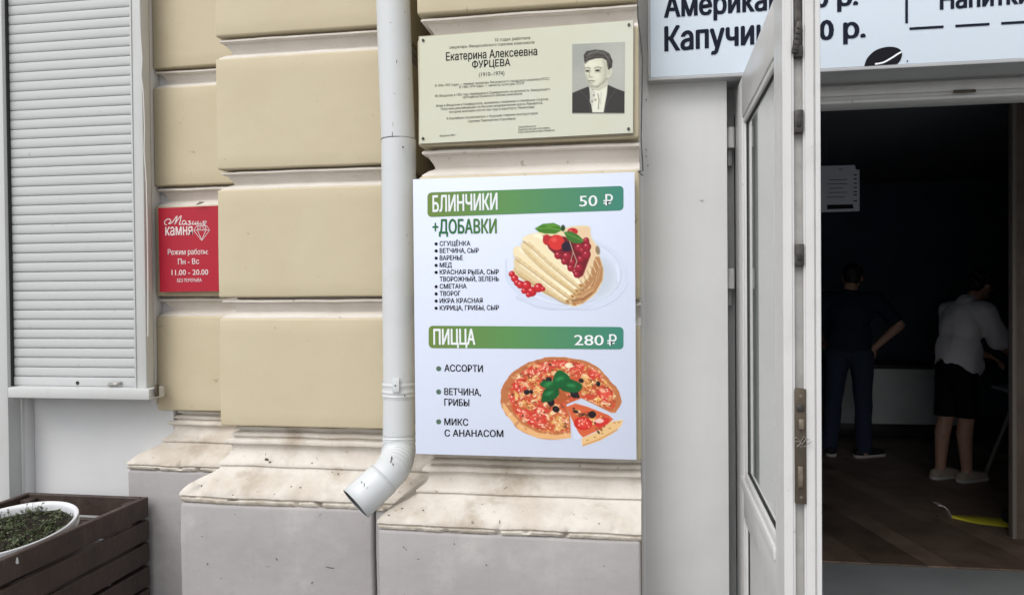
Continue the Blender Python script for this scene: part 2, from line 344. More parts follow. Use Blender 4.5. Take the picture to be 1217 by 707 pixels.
# lock stile with its stepped edge (rebates and hardware groove)
ls = empty('stile', (0, 0, 0), None, None); bpy.data.objects.remove(ls)
bm = bmesh.new()
E_ = [(GA1, 0), (LW - .004, 0), (LW, .004), (LW, .0140), (LW - .003, .0150), (LW - .003, .0185), (LW - .013, .0190), (LW - .013, .0335), (LW - .004, .0340), (LW - .004, .0360), (LW - .001, .0370),
      (LW - .001, .0505), (LW - .005, .0515), (LW - .005, .0530), (LW + .001, .0535), (LW + .001, .0610), (LW - .001, LT), (GA1, LT)]
vs0 = [bm.verts.new((a, b, LZ0)) for a, b in E_]; vs1 = [bm.verts.new((a, b, LZ1)) for a, b in E_]
for i in range(len(E_)):
    j = (i + 1) % len(E_); bm.faces.new((vs0[i], vs0[j], vs1[j], vs1[i]))
bm.faces.new(vs0[::-1]); bm.faces.new(vs1); bm.transform(DM); bmesh.ops.recalc_face_normals(bm, faces=bm.faces)
lst = own('stile', fin(bm, 'stile', 25), M['pvc'], dl)
dbox('groove_channel', LW - .0130, LW - .0122, .0192, .0333, LZ0 + .01, LZ1 - .01, M['pvc_in'], lst, 0)
dbox('rail', GA0, GA1, 0, LT, GZ1, LZ1, M['pvc'], bev=.003)
dbox('rail', GA0, GA1, 0, LT, GZ0 - .10, GZ0, M['pvc'], bev=.003)
dbox('rail', GA0, GA1, 0, LT, LZ0, LZ0 + .12, M['pvc'], bev=.003)
def bead(a0, a1, z0, z1, wd=.015):
    # raised sloping bead round an opening, with a black gasket inside
    for (x0, x1, y0, y1) in ((a0, a1, z1 - wd, z1), (a0, a1, z0, z0 + wd), (a0, a0 + wd, z0 + wd, z1 - wd), (a1 - wd, a1, z0 + wd, z1 - wd)):
        b_ = dbox('glazing_bead', x0, x1, .003, .016, y0, y1, M['pvc'], bev=.004)
    i = wd
    for (x0, x1, y0, y1) in ((a0 + i, a1 - i, z1 - i - .003, z1 - i), (a0 + i, a1 - i, z0 + i, z0 + i + .003), (a0 + i, a0 + i + .003, z0 + i + .003, z1 - i - .003), (a1 - i - .003, a1 - i, z0 + i + .003, z1 - i - .003)):
        dbox('gasket', x0, x1, .009, .016, y0, y1, M['gasket'], bev=0)
bead(GA0, GA1, GZ0, GZ1)
bead(GA0, GA1, LZ0 + .12, GZ0 - .10)
dbox('drip_bar', GA0 - .02, GA1 + .001, -.005, .003, GZ0 - .024, GZ0 + .002, M['pvc'], bev=.003)
# glass
gm = bpy.data.materials.new('door_glass'); gm.use_nodes = True; gb = gm.node_tree.nodes['Principled BSDF']
gb.inputs['Base Color'].default_value = (.32, .365, .335, 1); gb.inputs['Transmission Weight'].default_value = .45; gb.inputs['Roughness'].default_value = .03; gb.inputs['IOR'].default_value = 1.5
dbox('glass_pane', GA0 + .012, GA1 - .012, .0125, .0165, GZ0 + .02, GZ1 - .02, gm, bev=0)
dbox('glass_pane', GA0 + .012, GA1 - .012, .040, .044, GZ0 + .02, GZ1 - .02, gm, bev=0)
dbox('lower_panel', GA0 + .01, GA1 - .01, .0125, .040, LZ0 + .14, GZ0 - .12, M['pvc'], bev=0)
# hardware on the free edge
def zy(y): return at(950, y, 1.336).z
def hw(name, y0, y1, b0, b1, out, m, par=None, bev=.0015): return dbox(name, LW - .012, LW + out, b0, b1, zy(y1), zy(y0), m, par, bev)
st = hw('lock_strip', -60, 66, .020, .0325, -.004, M['lockmetal'], lst)
pl_ = hw('latch_plate', 55, 68, .0195, .0335, .003, M['lockmetal'], lst)
for zz, bb_ in ((62, .0265),):
    pass
# slanted latch lever
bm = bmesh.new(); bm_box(bm, -.004, .004, -.0052, .0052, -.028, .028, .003, 3)
for i in range(5): bm_box(bm, .0035, .0055, -.0035, .0035, -.022 + i * .009, -.019 + i * .009, .0008, 1)
bm.transform(Matrix.Rotation(R(-8), 4, 'X')); z_ = zy(46)
bm.transform(DM @ Matrix.Translation((LW + .004, .0230, z_)))
own('latch_lever', fin(bm, 'latch_lever'), M['lockmetal'], lst)
for (y0, y1) in ((131, 158), (290, 316)):
    kp = hw('roller_keep', y0, y1, .0190, .0340, .003, M['lockmetal'], lst)
    zc = zy((y0 + y1) / 2)
    kk = dbox('keep_cam', LW + .0025, LW + .005, .0225, .0300, zc - .010, zc + .002, M['gasket'], lst, .001)
lk = hw('lock_plate', 462, 598, .0175, .0365, .003, M['bronze'], lst)
for y in (470, 590, 530):
    z_ = zy(y); tube('screw', [DM @ Vector((LW + .002, .027, z_)), DM @ Vector((LW + .0042, .027, z_))], .0026, M['brass'], lst, 10)
dbox('latch_bolt', LW + .002, LW + .010, .0225, .0315, zy(509), zy(497), M['brass'], lst, .002)
dbox('key_cylinder', LW + .002, LW + .007, .0215, .0300, zy(578), zy(553), M['brass'], lst, .002)
dbox('catch', LW + .002, LW + .006, .0200, .0325, zy(488), zy(480), M['lockmetal'], lst, .001)
random.seed(3)
for i in range(3):
    z_ = zy(520 + i * 3)
    tube('wire_tangle', [DM @ Vector((LW + .004 + .004 * random.random(), .014 + .003 * i + .006 * k_, z_ + random.uniform(-.006, .006))) for k_ in range(5)], .0007, M['steel'], lst, 6)
# hinges
for y in (164, 331):
    p = at(868.5, y, 2.10)
    h_ = tube('hinge', [(p.x, 2.10, p.z - .028), (p.x, 2.10, p.z + .028)], .0105, M['pvc'], dl, 14)
    q = at(867, y + 22, 2.12)
    box('hinge_plate', q.x - .006, q.x + .006, 2.112, 2.134, p.z - .075, p.z - .030, M['frame_grey'], h_, .002)

# ---------------------------------------------------------------- lettering and prints
_cap = {}
def text_mesh(body, bold=0):
    """lettering outlines filled loop by loop (letters made of overlapping strokes fill cleanly)"""
    cu = bpy.data.curves.new('lettering', 'FONT'); cu.body = body; cu.resolution_u = 3; cu.fill_mode = 'NONE'
    o = bpy.data.objects.new('lettering', cu); C.objects.link(o)
    dg = bpy.context.evaluated_depsgraph_get(); me = bpy.data.meshes.new_from_object(o.evaluated_get(dg)); bpy.data.objects.remove(o); bpy.data.curves.remove(cu)
    adj = {}
    for e in me.edges:
        a, b = e.vertices; adj.setdefault(a, []).append(b); adj.setdefault(b, []).append(a)
    seen = set(); loops = []
    for v0 in range(len(me.vertices)):
        if v0 in seen or v0 not in adj: continue
        lp = [v0]; seen.add(v0); cur = v0
        nb = v0 + 1 if v0 + 1 in adj[v0] else adj[v0][0]
        while nb not in seen:
            lp.append(nb); seen.add(nb); cur = nb; nx = [q for q in adj[cur] if q not in seen]
            if not nx: break
            nb = nx[0]
        P_ = [me.vertices[q].co.copy() for q in lp]
        if len(P_) > 2: loops.append(P_)
    bpy.data.meshes.remove(me)
    def area(P_): return sum(P_[i].x * P_[(i+1) % len(P_)].y - P_[(i+1) % len(P_)].x * P_[i].y for i in range(len(P_))) / 2
    def inside(p, P_):
        c = False
        for i in range(len(P_)):
            a, b = P_[i], P_[(i+1) % len(P_)]
            if (a.y > p.y) != (b.y > p.y) and p.x < (b.x - a.x) * (p.y - a.y) / (b.y - a.y) + a.x: c = not c
        return c
    ar = [area(l) for l in loops]; own_ = {}; par = {}
    for h in range(len(loops)):
        cand = [i for i in range(len(loops)) if i != h and abs(ar[i]) > abs(ar[h]) and ar[i] * ar[h] < 0 and all(inside(p, loops[i]) for p in loops[h])]
        if cand: par[h] = min(cand, key=lambda i: abs(ar[i]))
    outer = [i for i in range(len(loops)) if i not in par]
    for i in outer: own_[i] = [h for h in par if par[h] == i]
    V = []; F = []
    from mathutils.geometry import tessellate_polygon
    for k, i in enumerate(outer):
        polys = [loops[i]] + [loops[h] for h in own_[i]]; flat_ = [p for q in polys for p in q]; n_ = len(V)
        for p in flat_: V.append((p.x, p.y, (k % 3) * .3))
        F += [tuple(n_ + q for q in t) for t in tessellate_polygon(polys)]
    return mesh('lettering', V, F)
def cap_h(bold):
    if bold not in _cap:
        me = text_mesh('H', 0); _cap[bold] = max(v.co.y for v in me.vertices) + bold * .4; bpy.data.meshes.remove(me)
    return _cap[bold]
def write(body, x0, y0, x1, y1, hpx, Y, m, parent, bold=0, name='lettering', shear=0, wmax=None):
    """baseline from pixel (x0,y0) to (x1,y1), cap height hpx pixels, lying on the plane Y"""
    me = text_mesh(body, 0)
    if bold:
        base = [v.co.copy() for v in me.vertices]; fs = [tuple(p.vertices) for p in me.polygons]; V = []; F = []
        for k, (dx, dy) in enumerate(((-1, -.5), (1, -.5), (0, .5), (-.5, .2), (.5, .2)) if bold > .013 else ((-1, 0), (1, 0))):
            n_ = len(V); V += [Vector((b_.x + dx * bold, b_.y + dy * bold * .9, k + b_.z)) for b_ in base]; F += [tuple(i + n_ for i in f_) for f_ in fs]
        bpy.data.meshes.remove(me); me = mesh('lettering', V, F)
    xs = [v.co.x for v in me.vertices]; a, b = min(xs), max(xs)
    P0 = at(x0, y0, Y); P1 = at(x1, y1, Y); U = at(x0, y0 - hpx, Y) - P0; ch = cap_h(bold)
    for v in me.vertices:
        t = (v.co.x - a) / (b - a); s = v.co.y / ch; lay = v.co.z * .00007
        v.co = P0 + (P1 - P0) * (t + shear * s) + Vector((0, 0, U.z)) * s
        v.co.y = Y - lay
    if len(me.materials) == 0: me.materials.append(m)
    return own(name, me, m, parent)
def flat(name, pts, Y, m, parent):
    v = [at(x, y, Y) for x, y in pts]
    for p in v: p.y = Y
    return own(name, mesh(name, v, [tuple(range(len(v)))[::-1]]), m, parent)
def rrect(x0, y0, x1, y1, r, dy=0):
    pts = []
    for cx, cy, a0 in ((x1 - r, y0 + r, -90), (x1 - r, y1 - r, 0), (x0 + r, y1 - r, 90), (x0 + r, y0 + r, 180)):
        for k in range(7):
            a = R(a0 + 15 * k); x = cx + r * math.cos(a); y = cy + r * math.sin(a); pts.append((x, y + dy * (x - x0) / (x1 - x0)))
    return pts
def disc(cx, cy, rx, ry=None, n=20): return [(cx + rx * math.cos(2*math.pi*k/n), cy + (ry or rx) * math.sin(2*math.pi*k/n)) for k in range(n)]
def stroke(name, pts, wpx, Y, m, par):
    v = []; f = []
    P_ = [at(x, y, Y) for x, y in pts]; hw_ = wpx * Y / FPX / 2
    for i, p in enumerate(P_):
        t = (P_[min(i + 1, len(P_) - 1)] - P_[max(i - 1, 0)]); t.y = 0; t.normalize(); n_ = Vector((-t.z, 0, t.x)) * hw_
        v += [(p.x + n_.x, Y, p.z + n_.z), (p.x - n_.x, Y, p.z - n_.z)]
    f = [(2*i, 2*i + 1, 2*i + 3, 2*i + 2) for i in range(len(P_) - 1)]
    return own(name, mesh(name, v, f), m, par)
def curve(l, n=8):      # Catmull-Rom
    out = []; l = [l[0]] + list(l) + [l[-1]]
    for i in range(1, len(l) - 2):
        p0_, p1_, p2_, p3_ = (np.array(q, float) for q in l[i-1:i+3])
        for k in range(n):
            t = k / n; out.append(tuple(.5 * (2*p1_ + (p2_ - p0_)*t + (2*p0_ - 5*p1_ + 4*p2_ - p3_)*t*t + (3*p1_ - p0_ - 3*p2_ + p3_)*t**3)))
    out.append(tuple(l[-1])); return out
def cc(l, n=4):
    l = list(l); out = curve([l[-1]] + l + [l[0], l[1]], n); return out[n:-n-1]
class Paint:
    """colour field in pixel units of an enlarged photograph crop, kept as a colour attribute on a fine flat grid"""
    def __init__(s, w, h, step, bgc):
        s.w, s.h = w, h; s.nx = int(w / step) + 1; s.ny = int(h / step) + 1; s.st = step
        s.X, s.Y = np.meshgrid(np.linspace(0, w, s.nx), np.linspace(0, h, s.ny)); s.A = np.tile(np.array(bgc, float), (s.ny, s.nx, 1))
    def put(s, mask, c):
        mask = np.clip(mask, 0, 1)[..., None]; s.A = s.A * (1 - mask) + np.array(c, float) * mask
    def sub(s, x0, y0, x1, y1):
        sx, sy = s.w / (s.nx - 1), s.h / (s.ny - 1)
        return slice(max(0, int(y0 / sy)), max(0, min(s.ny, int(y1 / sy) + 2))), slice(max(0, int(x0 / sx)), max(0, min(s.nx, int(x1 / sx) + 2)))
    def ell(s, cx, cy, rx, ry, c, ang=0, soft=2.5, al=1):
        m = max(rx, ry) + 6; sl_ = s.sub(cx - m, cy - m, cx + m, cy + m); X, Y = s.X[sl_], s.Y[sl_]
        if X.size == 0: return
        ca, sa = math.cos(R(ang)), math.sin(R(ang)); u = ((X - cx) * ca + (Y - cy) * sa) / rx; v = (-(X - cx) * sa + (Y - cy) * ca) / ry
        d = (1 - np.sqrt(u*u + v*v)) * min(rx, ry); k = (np.clip(.5 + d / soft, 0, 1) * al)[..., None]
        s.A[sl_] = s.A[sl_] * (1 - k) + np.array(c, float) * k
    def poly(s, pts, c, soft=2.5, al=1, clip=None):
        pts = np.array(pts, float); m = 6; x0, y0 = pts.min(0) - m; x1, y1 = pts.max(0) + m; sl_ = s.sub(x0, y0, x1, y1); X, Y = s.X[sl_], s.Y[sl_]
        if X.size == 0: return
        ins = np.zeros(X.shape, bool); dist = np.full(X.shape, 1e9)
        for i in range(len(pts)):
            (ax, ay), (bx, by) = pts[i], pts[(i + 1) % len(pts)]
            if ay != by: ins ^= ((ay > Y) != (by > Y)) & (X < (bx - ax) * (Y - ay) / (by - ay) + ax)
            L = (bx-ax)**2 + (by-ay)**2 + 1e-9; t = np.clip(((X-ax)*(bx-ax) + (Y-ay)*(by-ay)) / L, 0, 1)
            dist = np.minimum(dist, np.hypot(X - ax - t*(bx-ax), Y - ay - t*(by-ay)))
        k = (np.clip(.5 + np.where(ins, dist, -dist) / soft, 0, 1) * al)
        if clip is not None: k = k * clip[sl_]
        k = k[..., None]; s.A[sl_] = s.A[sl_] * (1 - k) + np.array(c, float) * k
    def line(s, pts, wd, c, soft=2, al=1):
        for (ax, ay), (bx, by) in zip(pts, pts[1:]):
            m = wd + 4; sl_ = s.sub(min(ax, bx) - m, min(ay, by) - m, max(ax, bx) + m, max(ay, by) + m); X, Y = s.X[sl_], s.Y[sl_]
            if X.size == 0: continue
            L = (bx-ax)**2 + (by-ay)**2 + 1e-9; t = np.clip(((X-ax)*(bx-ax) + (Y-ay)*(by-ay)) / L, 0, 1)
            k = (np.clip(.5 + (wd/2 - np.hypot(X - ax - t*(bx-ax), Y - ay - t*(by-ay))) / soft, 0, 1) * al)[..., None]
            s.A[sl_] = s.A[sl_] * (1 - k) + np.array(c, float) * k
    def build(s, name, ox, oy, scale, Y, parent, gain, bgc=None, grain=0):
        v = []
        for j in range(s.ny):
            for i in range(s.nx):
                p = at(ox + s.X[j, i] / scale, oy + s.Y[j, i] / scale, Y); v.append((p.x, Y, p.z))
        nx = s.nx
        if grain: s.A = s.A + np.random.default_rng(1).normal(0, grain, s.A.shape[:2])[..., None] * np.ones(3)
        keep = np.ones(s.A.shape[:2], bool) if bgc is None else (np.abs(s.A - np.array(bgc, float)).max(2) > 3.0 + 3 * grain)
        f = [(j*nx + i, (j+1)*nx + i, (j+1)*nx + i + 1, j*nx + i + 1) for j in range(s.ny - 1) for i in range(nx - 1) if keep[j:j+2, i:i+2].any()]
        me = mesh(name, v, f)
        c = np.clip(s.A.reshape(-1, 3) / 255, 0, 1); c = np.where(c <= .04045, c / 12.92, ((c + .055) / 1.055) ** 2.4) * gain
        at_ = me.color_attributes.new('print', 'FLOAT_COLOR', 'POINT'); at_.data.foreach_set('color', np.concatenate([c, np.ones((len(c), 1))], 1).ravel())
        m = bpy.data.materials.new(name + '_ink'); m.use_nodes = True; b = m.node_tree.nodes['Principled BSDF']; b.inputs['Roughness'].default_value = .4; b.inputs['Specular IOR Level'].default_value = .3
        a = m.node_tree.nodes.new('ShaderNodeVertexColor'); a.layer_name = 'print'; m.node_tree.links.new(a.outputs[0], b.inputs['Base Color'])
        return own(name, me, m, parent)
def rnd(a, b): return random.uniform(a, b)

# ---------------------------------------------------------------- menu board
BY = 1.848
mb = empty('menu_board', ((at(491, 213, BY).x + at(754, 205, BY).x) / 2, BY, at(494, 537, BY).z), 'white menu board with green bands, folded crepes and a pizza, mounted under the plaque', 'menu board')
xa, xb = at(492.3, 370, BY).x, at(755.3, 370, BY).x; z1b, z0b = at(620, 209, BY).z, at(620, 542.5, BY).z
box('panel', xa, xb, BY, BY + .004, z0b, z1b, M['board'], mb, .0008)
box('mounting_frame', xa + .006, xb - .004, BY + .0045, BY + .0315, z0b + .006, z1b - .006, M['boardedge'], mb, .001)
L1 = BY - .0006; L2 = BY - .0012; L3 = BY - .0018
def grad(name, c0, c1, c2, x0, x1):
    m = bpy.data.materials.new(name); m.use_nodes = True; n = m.node_tree; b = n.nodes['Principled BSDF']; b.inputs['Roughness'].default_value = .4; b.inputs['Specular IOR Level'].default_value = .3
    ge = n.nodes.new('ShaderNodeNewGeometry'); se = n.nodes.new('ShaderNodeSeparateXYZ'); mr = n.nodes.new('ShaderNodeMapRange'); cr = n.nodes.new('ShaderNodeValToRGB')
    mr.inputs[1].default_value = x0; mr.inputs[2].default_value = x1
    n.links.new(ge.outputs['Position'], se.inputs[0]); n.links.new(se.outputs[0], mr.inputs[0]); n.links.new(mr.outputs[0], cr.inputs[0]); n.links.new(cr.outputs[0], b.inputs['Base Color'])
    e = cr.color_ramp.elements; e[0].color = (*c0, 1); e[1].color = (*c2, 1); x = e.new(.45); x.color = (*c1, 1); return m
GM = grad('green_band', lin((108, 132, 62)), lin((90, 142, 84)), lin((60, 132, 116)), xa + .03, xb - .03)
GM2 = grad('green_letters', lin((38, 104, 66)), lin((46, 108, 62)), lin((88, 128, 60)), at(514, 270, BY).x, at(592, 270, BY).x)
flat('green_band', rrect(508, 229, 741, 258, 5, -8), L1, GM, mb)
flat('green_band', rrect(509.5, 387, 741, 413.5, 5, 1.5), L1, GM, mb)
def rouble(x, y, w_, h_):
    write('Р', x, y, x + w_, y, h_, L2, M['inkwhite'], mb, .02)
    stroke('rouble_bar', [(x - 2.3, y - 2.6), (x + w_ * .72, y - 2.7)], 1.4, L2 - .0002, M['inkwhite'], mb); stroke('rouble_bar', [(x - 2.3, y - 5.4), (x + 2, y - 5.5)], 1.6, L2 - .0002, M['inkwhite'], mb)
write('БЛИНЧИКИ', 514, 252, 591.5, 249, 18.5, L2, M['inkwhite'], mb, .034)
write('50', 688.5, 245.5, 710, 244.8, 12.5, L2, M['inkwhite'], mb, .010); rouble(719.5, 244.2, 9, 12.5)
write('ПИЦЦА', 515, 409.3, 565, 409.3, 17.5, L2, M['inkwhite'], mb, .034)
write('280', 682.5, 410, 717.5, 410.3, 12, L2, M['inkwhite'], mb, .010); rouble(724, 410.4, 9, 12.5)
write('+', 514, 277, 521, 276.8, 14, L1, GM2, mb, .03)
write('ДОБАВКИ', 521.5, 277.5, 590.5, 277, 16, L1, GM2, mb, .036)
items = [('СГУЩЁНКА', 522.5, 559, 292.2), ('ВЕТЧИНА, СЫР', 522.5, 569, 300.6), ('ВАРЕНЬЕ', 522.5, 550, 309.2), ('МЕД', 522.5, 537, 317.7), ('КРАСНАЯ РЫБА, СЫР', 522.5, 593, 326), ('ТВОРОЖНЫЙ, ЗЕЛЕНЬ', 522.5, 593, 334.3),
         ('СМЕТАНА', 522.5, 554.5, 343), ('ТВОРОГ', 522.5, 547.5, 351.5), ('ИКРА КРАСНАЯ', 522.5, 573.5, 360), ('КУРИЦА, ГРИБЫ, СЫР', 522.5, 593, 368.5)]
for i, (t, x0, x1, y) in enumerate(items):
    write(t, x0, y, x1, y - .3, 5.3, L1, M['ink'], mb, .022)
    if i != 5: flat('bullet', disc(518.3, y - 2.3, 1.9), L1, M['ink'], mb)
for t, x0, x1, y in (('АССОРТИ', 528, 574, 441), ('ВЕТЧИНА,', 528, 571.5, 469), ('ГРИБЫ', 528, 557.8, 481.6), ('МИКС', 528, 556.5, 504.8), ('С АНАНАСОМ', 528.2, 598.3, 518.2)):
    write(t, x0, y, x1, y + .8, 7.6, L1, M['ink'], mb, .024)
for y in (438, 465.5, 501): flat('bullet', disc(521.3, y, 3), L1, M['dot'], mb)

BGC = (209, 217, 236)
# crepes print
P = Paint(870, 640, 3.0, BGC); random.seed(11)
# plate
P.ell(450, 400, 385, 240, (196, 206, 226), 6, 40); P.ell(445, 395, 372, 228, (214, 222, 238), 6, 30); P.ell(470, 400, 290, 180, (196, 204, 222), 6, 70); P.ell(640, 440, 120, 130, (186, 196, 208), 10, 60, .6)
P.line([(130, 560), (260, 620), (420, 645), (600, 620), (740, 545), (800, 450), (800, 380)], 5, (184, 194, 212), 6, .7)
crepe = [(250, 150), (420, 120), (480, 105), (560, 98), (605, 110), (610, 170), (650, 230), (665, 290), (690, 370), (688, 450), (640, 540), (560, 600), (500, 622), (440, 590), (400, 500), (320, 400), (240, 290)]
P.poly(cc(crepe), (222, 206, 168), 8)
P.poly([(480, 110), (600, 108), (612, 180), (650, 240), (630, 330), (580, 430), (540, 460), (560, 300), (520, 150)], (224, 196, 160), 8)
P.poly([(560, 470), (600, 430), (640, 300), (665, 300), (690, 380), (685, 450), (640, 530), (560, 600), (490, 615), (480, 560), (520, 500)], (176, 128, 86), 8)
for k in range(12):
    a = k / 11; P.line([(520 + 110*a, 520 - 60*a + 20), (600 + 60*a, 470 - 40*a + 30*(1-a)), (648 + 30*a, 340 + 80*(1-a))], 5, random.choice([(214, 174, 128), (130, 84, 50), (160, 108, 68), (226, 192, 150)]), 4, .8)
for k in range(9):
    y = 540 + k * 8; P.line([(475 + k*3, y), (560, y - 10), (640 - k*4, y - 60 + k*2)], 4, random.choice([(222, 190, 150), (120, 78, 48), (196, 150, 106)]), 4, .8)
P.ell(655, 258, 14, 28, (120, 96, 72), -10, 6, .8)
# pale folds sweeping down to the right
folds = [[(168, 190), (190, 165), (250, 148), (300, 165), (440, 320), (554, 482), (545, 500), (522, 492), (350, 352), (205, 218)],
         [(160, 214), (190, 210), (235, 240), (400, 388), (530, 502), (522, 538), (490, 520), (330, 404), (180, 262)],
         [(108, 262), (122, 236), (155, 235), (205, 268), (345, 405), (502, 548), (482, 570), (440, 545), (250, 404), (128, 312)],
         [(112, 330), (124, 316), (160, 330), (215, 372), (345, 472), (472, 572), (456, 596), (400, 575), (250, 480), (140, 405)]]
P.poly(cc([(112, 372), (150, 360), (250, 430), (400, 560), (380, 562), (320, 545), (200, 470), (115, 410)]), (214, 192, 150), 6)
for pl, c in zip(reversed(folds), ((219, 200, 160), (234, 219, 182), (224, 206, 164), (233, 220, 184))):
    n_ = len(pl); low = [pl[0]] + pl[:n_//2 - 1:-1]
    P.poly([(a_ + 5, b_ + 12) for a_, b_ in cc(pl)], (150, 114, 70), 14, .75); P.poly(cc(pl), c, 4)
    up = pl[2:n_//2 + 1]; P.line(curve([(a_ - 2, b_ + 16) for a_, b_ in up], 4), 15, (247, 240, 216), 18, .7)
    P.line(curve([(a_ + 4, b_ - 8) for a_, b_ in low[1:]], 4), 9, (196, 162, 108), 12, .6)
for x, y in ((545, 486), (520, 520), (492, 556), (460, 588), (505, 605)): P.ell(x, y, 15, 11, (190, 140, 86), 30, 6, .85); P.ell(x, y, 7, 4, (108, 68, 38), 30, 4, .8)
for k in range(10): t = k / 9; P.line([(545 + 95*t, 455 - 140*t), (560 + 105*t, 500 - 130*t)], 6, (236, 214, 178) if k % 2 else (172, 128, 84), 5, .7)
for k in range(14): x = rnd(380, 540); P.ell(x, 470 + (x - 380) * .55 + rnd(-30, 40), rnd(4, 12), 4, (206, 168, 110), 40, 5, .5)
# berries
P.poly([(300, 165), (440, 170), (520, 200), (600, 200), (605, 300), (560, 420), (530, 440), (440, 340), (340, 250)], (110, 22, 34), 8)
P.ell(325, 190, 26, 34, (180, 40, 44), 0, 5); P.ell(388, 208, 52, 50, (206, 50, 48), 0, 6); P.ell(372, 190, 18, 14, (226, 92, 84), 0, 14, .8); P.ell(455, 235, 34, 34, (40, 24, 46), 0, 8)
P.ell(492, 138, 34, 24, (186, 36, 44), 0, 5); P.ell(480, 132, 8, 5, (226, 120, 118), 0, 6)
for x, y, r in ((400, 290, 26), (455, 297, 30), (440, 330, 22), (490, 335, 22), (545, 315, 24), (535, 240, 28), (585, 235, 28), (580, 195, 20), (580, 285, 30), (482, 372, 24), (510, 395, 20), (535, 370, 26), (520, 415, 22), (555, 260, 20)):
    P.ell(x, y, r, r, (132, 20, 40), 0, 4); P.ell(x - r*.2, y - r*.1, r*.7, r*.7, (166, 34, 54), 0, 10, .8); P.ell(x - r*.3, y - r*.35, r*.22, r*.16, (232, 160, 168), 0, 4, .9)
for x, y, r in ((100, 412, 20), (118, 440, 24), (135, 468, 22), (155, 480, 26), (195, 485, 30), (228, 525, 32), (272, 500, 30), (180, 520, 20), (300, 508, 16), (208, 545, 18)):
    P.ell(x, y, r, r, (170, 22, 34), 0, 4); P.ell(x - r*.2, y - r*.1, r*.7, r*.7, (204, 44, 50), 0, 10, .8); P.ell(x - r*.3, y - r*.35, r*.25, r*.18, (240, 180, 180), 0, 4, .9)
P.line([(470, 190), (500, 280), (520, 330), (505, 370)], 5, (188, 160, 140), 3); P.line([(495, 270), (480, 330)], 4, (188, 160, 140), 3)
P.poly([(248, 118), (300, 88), (370, 82), (410, 100), (422, 130), (380, 152), (310, 150), (275, 140)], (66, 122, 36), 5); P.line([(260, 118), (340, 115), (420, 128)], 5, (118, 164, 70), 6, .8); P.poly([(300, 92), (370, 86), (400, 100), (340, 112)], (98, 154, 54), 12, .7)
P.poly([(435, 140), (480, 135), (530, 160), (565, 195), (545, 215), (500, 212), (460, 190)], (60, 112, 44), 5); P.line([(440, 142), (500, 170), (560, 200)], 4, (122, 166, 86), 5, .8)
P.ell(430, 115, 14, 20, (36, 66, 32), 0, 5)
P.build('crepe_picture', 590, 250, 5.4375, L1, mb, 1.05, BGC, 0)
# pizza print
P = Paint(933, 660, 3.0, BGC); random.seed(5)
def cl(pl): return pl
outer = [(55, 310), (75, 240), (130, 160), (220, 100), (330, 60), (420, 48), (560, 62), (680, 100), (760, 170), (830, 250), (865, 310), (860, 380), (825, 425), (800, 425), (600, 330), (500, 370), (525, 450), (530, 595), (430, 606), (300, 595), (180, 540), (110, 460), (65, 390)]
_o = outer[18:] + outer[:14]; _m = outer[14:18]
outer = [(x + rnd(-4, 4), y + rnd(-3, 3)) for x, y in curve(_o, 4)] + _m
P.poly(outer, (182, 112, 70), 5)
ins = [(105, 300), (125, 235), (190, 160), (290, 95), (420, 68), (560, 80), (670, 118), (745, 185), (805, 260), (835, 320), (825, 395), (790, 408), (600, 325), (490, 370), (512, 450), (515, 545), (430, 560), (310, 540), (210, 490), (140, 415)]
P.poly([(70, 400), (110, 460), (180, 540), (300, 595), (430, 606), (530, 595), (525, 560), (430, 575), (310, 560), (200, 505), (120, 420), (80, 360)], (222, 172, 118), 8)
P.poly(ins, (192, 84, 54), 10)
base = P.A.copy()
clipm = np.zeros(P.X.shape)
Q = Paint(933, 660, 3.0, (0, 0, 0)); Q.poly(ins, (1, 1, 1), 8); msk = Q.A[..., 0:1]
for k in range(60):
    a = rnd(0, 6.28); rr = rnd(.85, 1); x = 455 + 395*rr*math.cos(a); y = 325 + 265*rr*math.sin(a); P.ell(x, y, rnd(8, 20), rnd(5, 10), random.choice([(232, 190, 140), (150, 84, 50), (214, 150, 96), (240, 208, 164)]), rnd(0, 180), 8, .5)
pre = P.A.copy(); Q2 = Paint(933, 660, 3.0, (0, 0, 0)); Q2.poly(outer, (1, 1, 1), 4); om = Q2.A[..., 0:1]; P.A = pre * om + np.array(BGC) * (1 - om); pre = P.A.copy()
for k in range(230):
    x, y = rnd(90, 850), rnd(70, 560); P.ell(x, y, rnd(8, 26), rnd(6, 16), random.choice([(196, 62, 46), (214, 112, 74), (224, 176, 106), (232, 196, 140), (190, 70, 50), (214, 160, 94), (236, 214, 176), (228, 186, 128)]), rnd(0, 180), 5, .85)
for x, y, rx, ry in ((190, 240, 62, 52), (310, 130, 70, 40), (575, 125, 52, 40), (700, 160, 60, 40), (300, 470, 75, 60), (210, 430, 60, 40), (760, 300, 60, 55), (440, 100, 80, 30), (250, 150, 50, 26), (120, 330, 36, 40), (330, 410, 50, 40)):
    P.ell(x, y, rx*.9, ry*.85, (198, 56, 46), rnd(-20, 20), 9); P.ell(x, y, rx*.6, ry*.55, (214, 82, 66), 0, 12, .9)
    for k in range(9): P.ell(x + rnd(-rx, rx)*.6, y + rnd(-ry, ry)*.6, rnd(4, 9), rnd(2, 5), random.choice([(240, 196, 170), (232, 150, 116), (246, 226, 200)]), rnd(0, 180), 4, .85)
def ringy(x, y, c, n=26):
    for k in range(n):
        a0 = rnd(0, 360); r = rnd(10, 26); ox, oy = x + rnd(-34, 34), y + rnd(-28, 28)
        P.line([(ox + r*math.cos(R(a0 + t*25)), oy + r*.7*math.sin(R(a0 + t*25))) for t in range(7)], 4.5, random.choice([c, (240, 214, 150), (206, 150, 74), (176, 120, 60)]), 3, .9)
